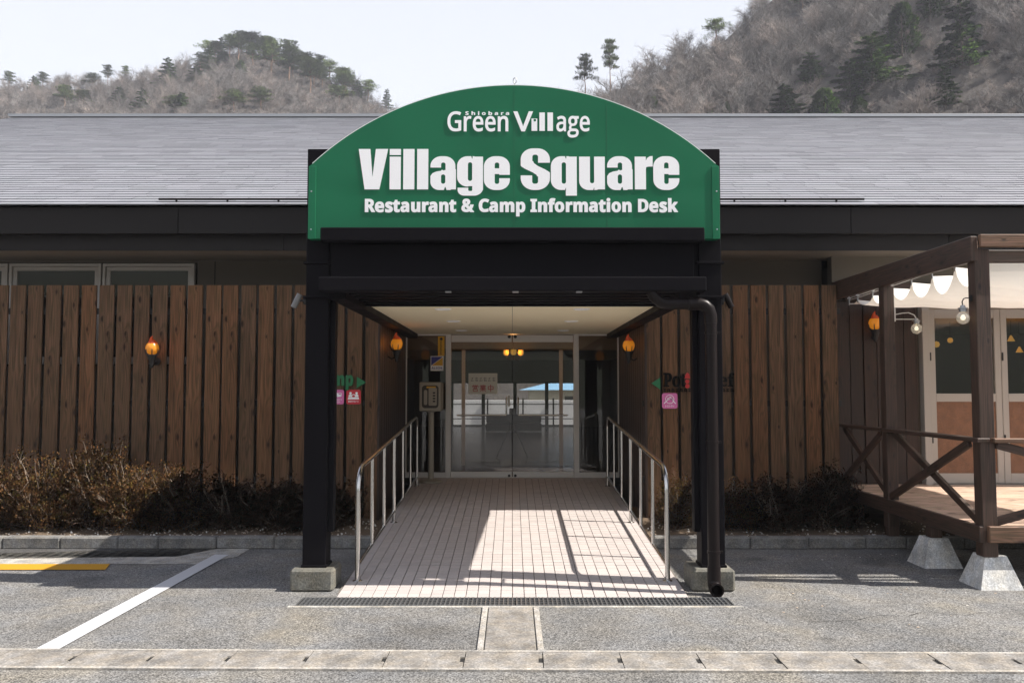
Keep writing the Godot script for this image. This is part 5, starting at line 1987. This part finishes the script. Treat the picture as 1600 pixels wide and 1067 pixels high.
# ---------------------------------------------------------------- lamps, signs and other small things
func torch(called: String, label: String, at: Vector3, away: Vector3, lit: float) -> void:
	# at is the middle of the glass; away points from the wall
	var t := thing("torch_lamp", label, "wall lamp", at, "flame shaped torch lamps")
	var b := MB.new()
	var body := [Vector2(0.028, -0.075), Vector2(0.058, -0.055), Vector2(0.072, -0.025), Vector2(0.076, 0.0), Vector2(0.071, 0.028), Vector2(0.056, 0.055)]
	b.lathe(body, 18)
	put("glass_flame", b, M.amber_glow, t)
	b = MB.new()
	b.tube([Vector3(0, 0.050, 0), Vector3(-0.004, 0.075, 0), Vector3(-0.012, 0.100, 0), Vector3(-0.010, 0.122, 0.004), Vector3(0.002, 0.145, 0.004)], [0.059, 0.042, 0.024, 0.014, 0.003], 14, false)
	put("flame_tip", b, M.amber_tip, t)
	b = MB.new()
	b.lathe([Vector2(0, -0.235), Vector2(0.016, -0.225), Vector2(0.022, -0.20), Vector2(0.050, -0.105), Vector2(0.064, -0.080), Vector2(0.058, -0.076), Vector2(0.0, -0.078)], 14)
	for k in 7:
		var a := TAU * k / 7.0 + 0.3
		var o := Vector3(cos(a), 0, sin(a))
		b.tube([o * 0.060 + Vector3(0, -0.085, 0), o * 0.079 + Vector3(0, -0.050, 0), o * 0.083 + Vector3(0, -0.022, 0), o * 0.080 + Vector3(0, -0.010, 0)], [0.006, 0.006, 0.005, 0.002], 6)
	put("iron_basket", b, M.iron, t)
	b = MB.new()
	var w := -away * 0.125
	b.tube([Vector3(0, -0.16, 0), Vector3(0, -0.16, 0) + w * 0.5 + Vector3(0, -0.03, 0), Vector3(0, -0.15, 0) + w], [0.012], 8)
	b.xf = Transform3D(Basis(Quaternion(Vector3.UP, away)), Vector3(0, -0.15, 0) + w)
	b.lathe([Vector2(0.05, 0), Vector2(0.05, 0.012), Vector2(0.02, 0.02), Vector2(0, 0.02)], 14)
	put("wall_bracket", b, M.iron, t)
	lamp("torch_light", at, Color(1.0, 0.55, 0.18), lit * 0.15, 0.05)

func strokes(b: MB, rows: Array, at: Vector2, s: float, z: float, w: float) -> void:
	# pen strokes: each [x0, y0, x1, y1] on a unit square
	for r in rows:
		var a := at + Vector2(r[0], r[1]) * s
		var c := at + Vector2(r[2], r[3]) * s
		var d := (c - a).normalized() * w * 0.5
		var n := Vector2(-d.y, d.x)
		b.prism(PackedVector2Array([a - d - n, c + d - n, c + d + n, a - d + n]), z, z + 0.0012, false)

func icon(called: String, label: String, m: Material, ce: Vector3, size: float) -> Node3D:
	var t := thing("pictogram_sign", label, "sign", ce, "square pictogram signs on the fence")
	var b := MB.new()
	b.prism(rr(-size * 0.5, -size * 0.5, size * 0.5, size * 0.5, size * 0.14, size * 0.14, size * 0.14, size * 0.14), -0.004, 0.004)
	put("plate", b, m, t)
	return t

func disc(x: float, y: float, r: float, n := 16) -> PackedVector2Array:
	var p := PackedVector2Array()
	for k in n: p.append(Vector2(x + r * cos(TAU * k / n), y + r * sin(TAU * k / n)))
	return p

func build_small_things() -> void:
	torch("torch", "flame torch lamp on the left fence, amber glass in an iron basket", P(-4.235, 2.135, 10.06), Vector3.BACK, 0.05)
	torch("torch", "amber torch lamp in the dark entrance, left of the glass doors", P(-1.46, 2.225, 10.80), Vector3.RIGHT, 0.08)
	torch("torch", "amber torch lamp in the dark entrance, right of the glass doors", P(1.47, 2.205, 10.80), Vector3.LEFT, 0.04)
	torch("torch", "amber torch lamp on the dark boards behind the terrace", P(4.40, 2.45, 10.36), Vector3.BACK, 0.03)
	# globe lamps
	for w in [[P(4.285, 2.292, 9.06), 0.055, "round glass lamp on a wire bracket behind the terrace's second post"], [P(3.842, 2.258, 7.28), 0.053, "round glass lamp hanging on a hook from the terrace's corner post"]]:
		var t := thing("globe_lamp", w[2], "lamp", w[0], "round glass lamps of the terrace")
		var r: float = w[1]
		var b := MB.new()
		var pr := []
		for k in 13:
			var a := -PI / 2 + PI * 0.92 * k / 12.0
			pr.append(Vector2(r * cos(a), r * sin(a)))
		b.lathe(pr, 24)
		put("globe", b, M.globe_glass, t)
		b = MB.new()
		b.lathe([Vector2(0, -0.022), Vector2(0.016, -0.015), Vector2(0.021, 0.0), Vector2(0.016, 0.015), Vector2(0.008, 0.028)], 14)
		put("bulb", b, M.bulb_glow, t)
		b = MB.new()
		b.lathe([Vector2(0.020, r * 0.93), Vector2(0.031, r * 0.96), Vector2(0.031, r + 0.022), Vector2(0.040, r + 0.024), Vector2(0.040, r + 0.032), Vector2(0.022, r + 0.036), Vector2(0.018, r + 0.055), Vector2(0, r + 0.055)], 16)
		put("socket", b, M.zinc, t)
		b = MB.new()
		if r > 0.054:
			b.tube([Vector3(0, r + 0.05, 0), Vector3(-0.02, r + 0.09, 0), Vector3(-0.08, r + 0.115, 0), Vector3(-0.145, r + 0.11, 0), Vector3(-0.225, r + 0.095, 0)], [0.005], 6)
			b.tube([Vector3(0, r + 0.045, 0), Vector3(-0.225, r + 0.045, 0)], [0.005], 6)
			b.span(Vector3(-0.245, r + 0.02, -0.02), Vector3(-0.225, r + 0.17, 0.02), 0.003)
		else:
			b.tube([Vector3(0, r + 0.05, 0), Vector3(-0.004, r + 0.085, 0), Vector3(0.008, r + 0.11, 0), Vector3(0.03, r + 0.118, 0), Vector3(0.076, r + 0.115, 0)], [0.005], 6)
			b.span(Vector3(0.066, r + 0.09, -0.02), Vector3(0.0745, r + 0.14, 0.02), 0.002)
		put("bracket", b, M.frame_white if r > 0.054 else M.iron, t)
		lamp("globe_light", w[0], Color(1.0, 0.92, 0.75), 0.0016, 0.02)
	# spot lights on the gate posts
	for s in [-1.0, 1.0]:
		var t := thing("spot_light", "small black and silver spot light on the outside of the %s gate post" % ("left" if s < 0 else "right"), "spot light", P(s * 1.79, 2.40, 7.24), "spot lights of the gate")
		var b := MB.new()
		b.xf = Transform3D(Basis(Vector3.BACK, PI / 2), Vector3(s * -0.03, 0, 0))
		b.lathe([Vector2(0.0, -0.03), Vector2(0.035, -0.03), Vector2(0.035, 0.0), Vector2(0.03, 0.012), Vector2(0, 0.012)], 16)
		b.xf = Transform3D.IDENTITY
		b.tube([Vector3(s * -0.02, 0, 0), Vector3(s * 0.02, 0, 0.02)], [0.010], 8)
		put("mount", b, M.iron, t)
		b = MB.new()
		b.xf = Transform3D(Basis(Vector3.BACK, s * 0.45), Vector3(s * 0.035, 0.0, 0.02))
		b.lathe([Vector2(0, -0.065), Vector2(0.026, -0.065), Vector2(0.026, 0.06), Vector2(0.022, 0.06), Vector2(0.020, 0.045), Vector2(0, 0.045)], 16)
		put("lamp_head", b, M.spot_grey if s < 0 else M.pipe_plastic, t)
	# intercom telephone on a pedestal
	var ph := thing("pedestal_telephone", "beige telephone cabinet with a small window on a pedestal, left of the doors", "telephone", P(-1.15, ramp_y(12.2), 12.2))
	var b := MB.new()
	b.lathe([Vector2(0.17, 0), Vector2(0.17, 0.02), Vector2(0.08, 0.045), Vector2(0.04, 0.05), Vector2(0.04, 0.985), Vector2(0.08, 1.0)], 20)
	put("pedestal", b, M.phone_beige, ph)
	b = MB.new()
	b.span(Vector3(-0.165, 1.0, -0.09), Vector3(0.15, 1.41, 0.09), 0.012)
	b.span(Vector3(0.152, 1.02, -0.07), Vector3(0.165, 1.40, 0.10), 0.004)
	var cab := put("cabinet", b, M.phone_beige, ph)
	b = MB.new()
	b.prism(rr(-0.125, 1.045, 0.11, 1.365, 0.045, 0.045, 0.045, 0.045), 0.0905, 0.096)
	put("window", b, M.phone_dark, cab)
	b = MB.new()
	b.prism(rr(-0.03, 1.08, 0.085, 1.33, 0.02, 0.02, 0.02, 0.02), 0.096, 0.108)
	b.prism(rr(-0.095, 1.09, -0.05, 1.30, 0.02, 0.02, 0.02, 0.02), 0.096, 0.118)
	put("handset", b, M.phone_beige, cab)
	b = MB.new()
	for k in 4:
		b.span(Vector3(0.03, 1.13 + k * 0.04, 0.108), Vector3(0.065, 1.15 + k * 0.04, 0.112), 0.002)
	put("keypad", b, M.iron, cab)
	b = MB.new()
	b.span(Vector3(-0.06, 1.325, 0.097), Vector3(0.07, 1.35, 0.101))
	put("name_strip", b, M.yellow, cab)
	# paper notice on the left door leaf: a grey printed line and three red characters
	var nt := thing("paper_notice", "paper notice with red characters taped inside the left door leaf", "notice", P(-0.43, 1.735, 12.577))
	b = MB.new()
	b.span(Vector3(-0.212, -0.152, -0.001), Vector3(0.212, 0.152, 0.001))
	put("sheet", b, M.paper, nt)
	b = MB.new()
	# ei: three dots, roof, two boxes
	strokes(b, [[0.22, 0.98, 0.28, 0.86], [0.48, 1.0, 0.50, 0.88], [0.80, 0.98, 0.70, 0.86], [0.05, 0.82, 0.95, 0.82], [0.05, 0.82, 0.05, 0.68], [0.95, 0.82, 0.95, 0.68], [0.28, 0.70, 0.72, 0.70], [0.28, 0.50, 0.72, 0.50], [0.28, 0.70, 0.28, 0.50], [0.72, 0.70, 0.72, 0.50], [0.18, 0.36, 0.82, 0.36], [0.18, 0.04, 0.82, 0.04], [0.18, 0.36, 0.18, 0.04], [0.82, 0.36, 0.82, 0.04], [0.5, 0.5, 0.45, 0.36]], Vector2(-0.16, -0.115), 0.095, 0.001, 0.009)
	# gyo
	strokes(b, [[0.40, 1.0, 0.40, 0.82], [0.60, 1.0, 0.60, 0.82], [0.18, 0.96, 0.26, 0.84], [0.82, 0.96, 0.74, 0.84], [0.05, 0.80, 0.95, 0.80], [0.30, 0.76, 0.36, 0.66], [0.70, 0.76, 0.64, 0.66], [0.12, 0.63, 0.88, 0.63], [0.18, 0.50, 0.82, 0.50], [0.04, 0.36, 0.96, 0.36], [0.5, 0.72, 0.5, 0.0], [0.48, 0.34, 0.10, 0.06], [0.52, 0.34, 0.90, 0.06]], Vector2(-0.048, -0.115), 0.095, 0.001, 0.009)
	# chu
	strokes(b, [[0.5, 1.0, 0.5, 0.0], [0.12, 0.76, 0.88, 0.76], [0.12, 0.34, 0.88, 0.34], [0.12, 0.76, 0.12, 0.34], [0.88, 0.76, 0.88, 0.34]], Vector2(0.066, -0.115), 0.095, 0.001, 0.010)
	put("red_characters", b, M.ink_red, nt)
	b = MB.new()
	# faint cursive line above
	for k in 6:
		var x := -0.185 + k * 0.063
		strokes(b, [[0.1, 0.8, 0.8, 0.85], [0.4, 1.0, 0.3, 0.1], [0.2, 0.35, 0.7, 0.5], [0.7, 0.5, 0.8, 0.15], [0.3, 0.1, 0.8, 0.15]] if k % 2 else [[0.15, 0.7, 0.7, 0.95], [0.5, 0.9, 0.5, 0.5], [0.5, 0.5, 0.15, 0.2], [0.2, 0.1, 0.9, 0.25]], Vector2(x, 0.03), 0.06, 0.001, 0.006)
	put("grey_line", b, M.ink, nt)
	# stickers on the left side light
	var ys := thing("yellow_sticker", "narrow yellow upright sticker with dark characters on the left glass panel", "sticker", P(-1.045, 2.285, 12.575))
	b = MB.new()
	b.span(Vector3(-0.048, -0.145, -0.001), Vector3(0.048, 0.145, 0.001))
	put("film", b, M.yellow, ys)
	b = MB.new()
	b.prism(disc(0, 0.105, 0.022), 0.001, 0.002, false)
	for k in 7:
		strokes(b, [[0.1, 0.9, 0.9, 0.9], [0.5, 1.0, 0.5, 0.0], [0.1, 0.5, 0.9, 0.5], [0.1, 0.1, 0.9, 0.1]] if k % 2 else [[0.1, 0.9, 0.9, 0.9], [0.1, 0.9, 0.1, 0.1], [0.9, 0.9, 0.9, 0.1], [0.1, 0.5, 0.9, 0.5], [0.1, 0.1, 0.9, 0.1]], Vector2(-0.018, 0.05 - k * 0.030), 0.026, 0.001, 0.004)
	put("characters", b, M.iron, ys)
	var al := thing("security_sticker", "square blue, yellow and white security sticker on the left glass panel", "sticker", P(-1.105, 2.03, 12.575))
	b = MB.new()
	b.span(Vector3(-0.095, -0.108, -0.001), Vector3(0.095, 0.108, 0.001))
	put("film", b, M.letter_white, al)
	b = MB.new()
	b.prism(PackedVector2Array([Vector2(-0.085, -0.03), Vector2(0.085, 0.098), Vector2(-0.085, 0.098)]), 0.001, 0.002, false)
	put("blue_half", b, M.blue, al)
	b = MB.new()
	b.prism(PackedVector2Array([Vector2(-0.077, -0.03), Vector2(0.085, -0.03), Vector2(0.085, 0.092)]), 0.001, 0.002, false)
	put("yellow_half", b, M.yellow, al)
	var fb := SystemFont.new()
	fb.font_names = PackedStringArray(["Droid Sans"])
	fb.font_weight = 700
	letters(al, "ALSOK", fb, -0.080, 0.080, -0.085, 0.036, 0.0015, M.blue, 0.001)
	# pictograms on the boards behind the posts
	var z := -10.19
	var ic := icon("pictogram", "red square sign with two people at a reception desk, left of the ramp", M.red, Vector3(-1.885, 1.56, z), 0.172)
	b = MB.new()
	for s in [-1.0, 1.0]:
		b.prism(disc(s * 0.036, 0.045, 0.015), 0.004, 0.0055, false)
		b.prism(PackedVector2Array([Vector2(s * 0.058, 0.0), Vector2(s * 0.058, 0.022), Vector2(s * 0.046, 0.030), Vector2(s * 0.026, 0.030), Vector2(s * 0.012, 0.0)]), 0.004, 0.0055, false)
		strokes(b, [[s * 0.03, 0.018, s * 0.002, 0.030]], Vector2.ZERO, 1.0, 0.004, 0.009)
	b.prism(PackedVector2Array([Vector2(-0.068, -0.028), Vector2(0.068, -0.028), Vector2(0.062, -0.003), Vector2(-0.062, -0.003)]), 0.004, 0.0055, false)
	put("pictogram", b, M.letter_white, ic)
	b = MB.new()
	# uketsuke furonto
	var ln := [[[0.1, 0.95, 0.9, 0.95], [0.1, 0.7, 0.9, 0.7], [0.1, 0.4, 0.9, 0.4], [0.2, 0.4, 0.8, 0.0], [0.8, 0.4, 0.2, 0.0]], [[0.3, 1.0, 0.1, 0.5], [0.2, 0.7, 0.2, 0.0], [0.4, 0.75, 1.0, 0.75], [0.8, 1.0, 0.8, 0.0], [0.8, 0.0, 0.6, 0.1]], [[0.1, 0.9, 0.9, 0.9], [0.9, 0.9, 0.3, 0.0]], [[0.15, 0.9, 0.85, 0.9], [0.15, 0.9, 0.15, 0.1], [0.85, 0.9, 0.85, 0.1], [0.15, 0.1, 0.85, 0.1]], [[0.1, 0.9, 0.35, 0.75], [0.1, 0.1, 0.9, 0.7]], [[0.4, 1.0, 0.4, 0.0], [0.4, 0.6, 0.85, 0.4]]]
	for k in 6:
		strokes(b, ln[k], Vector2(-0.063 + k * 0.0215, -0.062), 0.019, 0.004, 0.0032)
	put("lettering", b, M.letter_white, ic)
	ic = icon("pictogram", "pink square pictogram sign half hidden by the left gate post", M.pink, Vector3(-2.085, 1.56, z), 0.172)
	b = MB.new()
	b.prism(PackedVector2Array([Vector2(-0.06, 0.05), Vector2(0.0, 0.055), Vector2(0.03, 0.03), Vector2(0.05, 0.03), Vector2(0.05, 0.005), Vector2(0.01, 0.0), Vector2(-0.03, 0.012), Vector2(-0.06, 0.0)]), 0.004, 0.0055, false)
	strokes(b, [[0.02, 0.012, 0.055, 0.012], [0.055, 0.045, 0.055, 0.012], [0.02, 0.045, 0.055, 0.045]], Vector2.ZERO, 1.0, 0.004, 0.006)
	for k in 6:
		strokes(b, ln[k], Vector2(-0.063 + k * 0.0215, -0.040), 0.019, 0.004, 0.003)
	for k in 3:
		strokes(b, ln[k + 2], Vector2(-0.02 + k * 0.0215, -0.068), 0.019, 0.004, 0.003)
	put("pictogram", b, M.letter_white, ic)
	ic = icon("pictogram", "pink square sign with crossed fork and knife on a plate, right of the ramp", M.pink, Vector3(1.868, 1.515, z), 0.182)
	b = MB.new()
	for k in 24:
		var a0 := TAU * k / 24.0
		var a1 := TAU * (k + 1) / 24.0
		b.prism(PackedVector2Array([Vector2(cos(a0), sin(a0)) * 0.047 + Vector2(0, 0.018), Vector2(cos(a0), sin(a0)) * 0.053 + Vector2(0, 0.018), Vector2(cos(a1), sin(a1)) * 0.053 + Vector2(0, 0.018), Vector2(cos(a1), sin(a1)) * 0.047 + Vector2(0, 0.018)]), 0.004, 0.0055, false)
	strokes(b, [[-0.066, -0.030, -0.020, 0.018], [0.066, -0.030, 0.012, 0.034]], Vector2.ZERO, 1.0, 0.004, 0.009)
	strokes(b, [[-0.024, 0.014, -0.024, 0.034], [-0.014, 0.022, -0.008, 0.038], [-0.018, 0.012, 0.0, 0.020]], Vector2.ZERO, 1.0, 0.004, 0.006)
	strokes(b, [[0.030, 0.016, 0.004, 0.042]], Vector2.ZERO, 1.0, 0.004, 0.014)
	var rs := [[[0.2, 1.0, 0.2, 0.1], [0.2, 0.1, 0.9, 0.5]], [[0.1, 0.9, 0.8, 0.9], [0.8, 0.9, 0.2, 0.0], [0.5, 0.45, 0.9, 0.0]], [[0.4, 1.0, 0.4, 0.0], [0.4, 0.6, 0.85, 0.4]], [[0.2, 0.95, 0.8, 0.95], [0.1, 0.7, 0.9, 0.7], [0.9, 0.7, 0.3, 0.0]], [[0.1, 0.9, 0.35, 0.75], [0.1, 0.1, 0.9, 0.7]]]
	for k in 5:
		strokes(b, rs[k], Vector2(-0.055 + k * 0.0225, -0.072), 0.019, 0.004, 0.0034)
	put("pictogram", b, M.letter_white, ic)
	# cut-out words on the fence
	var cw := thing("camp_lettering", "green cut-out word and arrow half hidden by the left gate post", "lettering", Vector3(0, 0, z))
	letters(cw, "Camp", fb, -2.345, -1.885, 1.700, 0.145, 0.006, M.letter_green, 0.02, 2.0)
	b = MB.new()
	b.prism(PackedVector2Array([Vector2(-1.845, 1.665), Vector2(-1.845, 1.800), Vector2(-1.735, 1.733)]), 0, 0.02)
	put("arrow", b, M.letter_green, cw)
	var pw := thing("restaurant_lettering", "black cut-out word with red mark and green arrow behind the right post", "lettering", Vector3(0, 0, z))
	var serif := SystemFont.new()
	serif.font_names = PackedStringArray(["Droid Serif"])
	serif.font_weight = 700
	var sv := FontVariation.new()
	sv.base_font = serif
	letters(pw, "Pot", sv, 1.793, 2.062, 1.685, 0.155, 0.006, M.letter_black, 0.02, 1.5)
	letters(pw, "ef", sv, 2.46, 2.625, 1.685, 0.150, 0.006, M.letter_black, 0.02)
	b = MB.new()
	b.prism(disc(2.077, 1.690, 0.026), 0, 0.018)
	b.prism(disc(2.077, 1.745, 0.024), 0, 0.018)
	b.prism(PackedVector2Array([Vector2(2.045, 1.78), Vector2(2.11, 1.78), Vector2(2.10, 1.83), Vector2(2.077, 1.85), Vector2(2.055, 1.82)]), 0, 0.018)
	put("red_mark", b, M.letter_red, pw)
	b = MB.new()
	for k in 17:
		var x := 1.79 + k * 0.050
		if x > 2.13 and x < 2.42: continue
		strokes(b, [[0.1, 0.1, 0.2, 0.9], [0.2, 0.9, 0.7, 0.8], [0.7, 0.8, 0.8, 0.1], [0.3, 0.3, 0.9, 0.3]] if k % 3 else [[0.1, 0.2, 0.8, 0.2], [0.1, 0.8, 0.8, 0.8], [0.4, 0.1, 0.5, 0.9]], Vector2(x, 1.622), 0.038, 0.004, 0.011)
	put("small_line", b, M.letter_black, pw)
	b = MB.new()
	b.prism(PackedVector2Array([Vector2(1.755, 1.650), Vector2(1.755, 1.790), Vector2(1.650, 1.722)]), 0, 0.02)
	put("arrow", b, M.letter_green, pw)
	# chandelier in the vestibule
	var ch := thing("chandelier", "small chandelier with amber glass shades hanging behind the glass doors", "chandelier", P(0.02, 2.20, 13.9))
	b = MB.new()
	b.tube([Vector3(0, 0.46, 0), Vector3(0, -0.06, 0)], [0.008], 8)
	b.lathe([Vector2(0.07, 0.42), Vector2(0.05, 0.46), Vector2(0, 0.46)], 12)
	for k in 3:
		var a := TAU * k / 3.0 + PI / 2
		var o := Vector3(cos(a), 0, sin(a))
		b.tube([Vector3(0, -0.03, 0), o * 0.06 + Vector3(0, -0.07, 0), o * 0.13 + Vector3(0, -0.04, 0), o * 0.14 + Vector3(0, 0.0, 0)], [0.006], 6)
	put("frame", b, M.iron, ch)
	for k in 3:
		var a := TAU * k / 3.0 + PI / 2
		var o := Vector3(cos(a), 0, sin(a)) * 0.14
		b = MB.new()
		b.xf = Transform3D(Basis.IDENTITY, o)
		b.lathe([Vector2(0, 0.0), Vector2(0.035, 0.005), Vector2(0.05, 0.04), Vector2(0.045, 0.09), Vector2(0, 0.092)], 14)
		put("glass_shade", b, M.pendant_glow, ch)
	lamp("chandelier_light", P(0.02, 2.245, 13.9 - 0.14), Color(1.0, 0.7, 0.4), 0.10, 0.04)
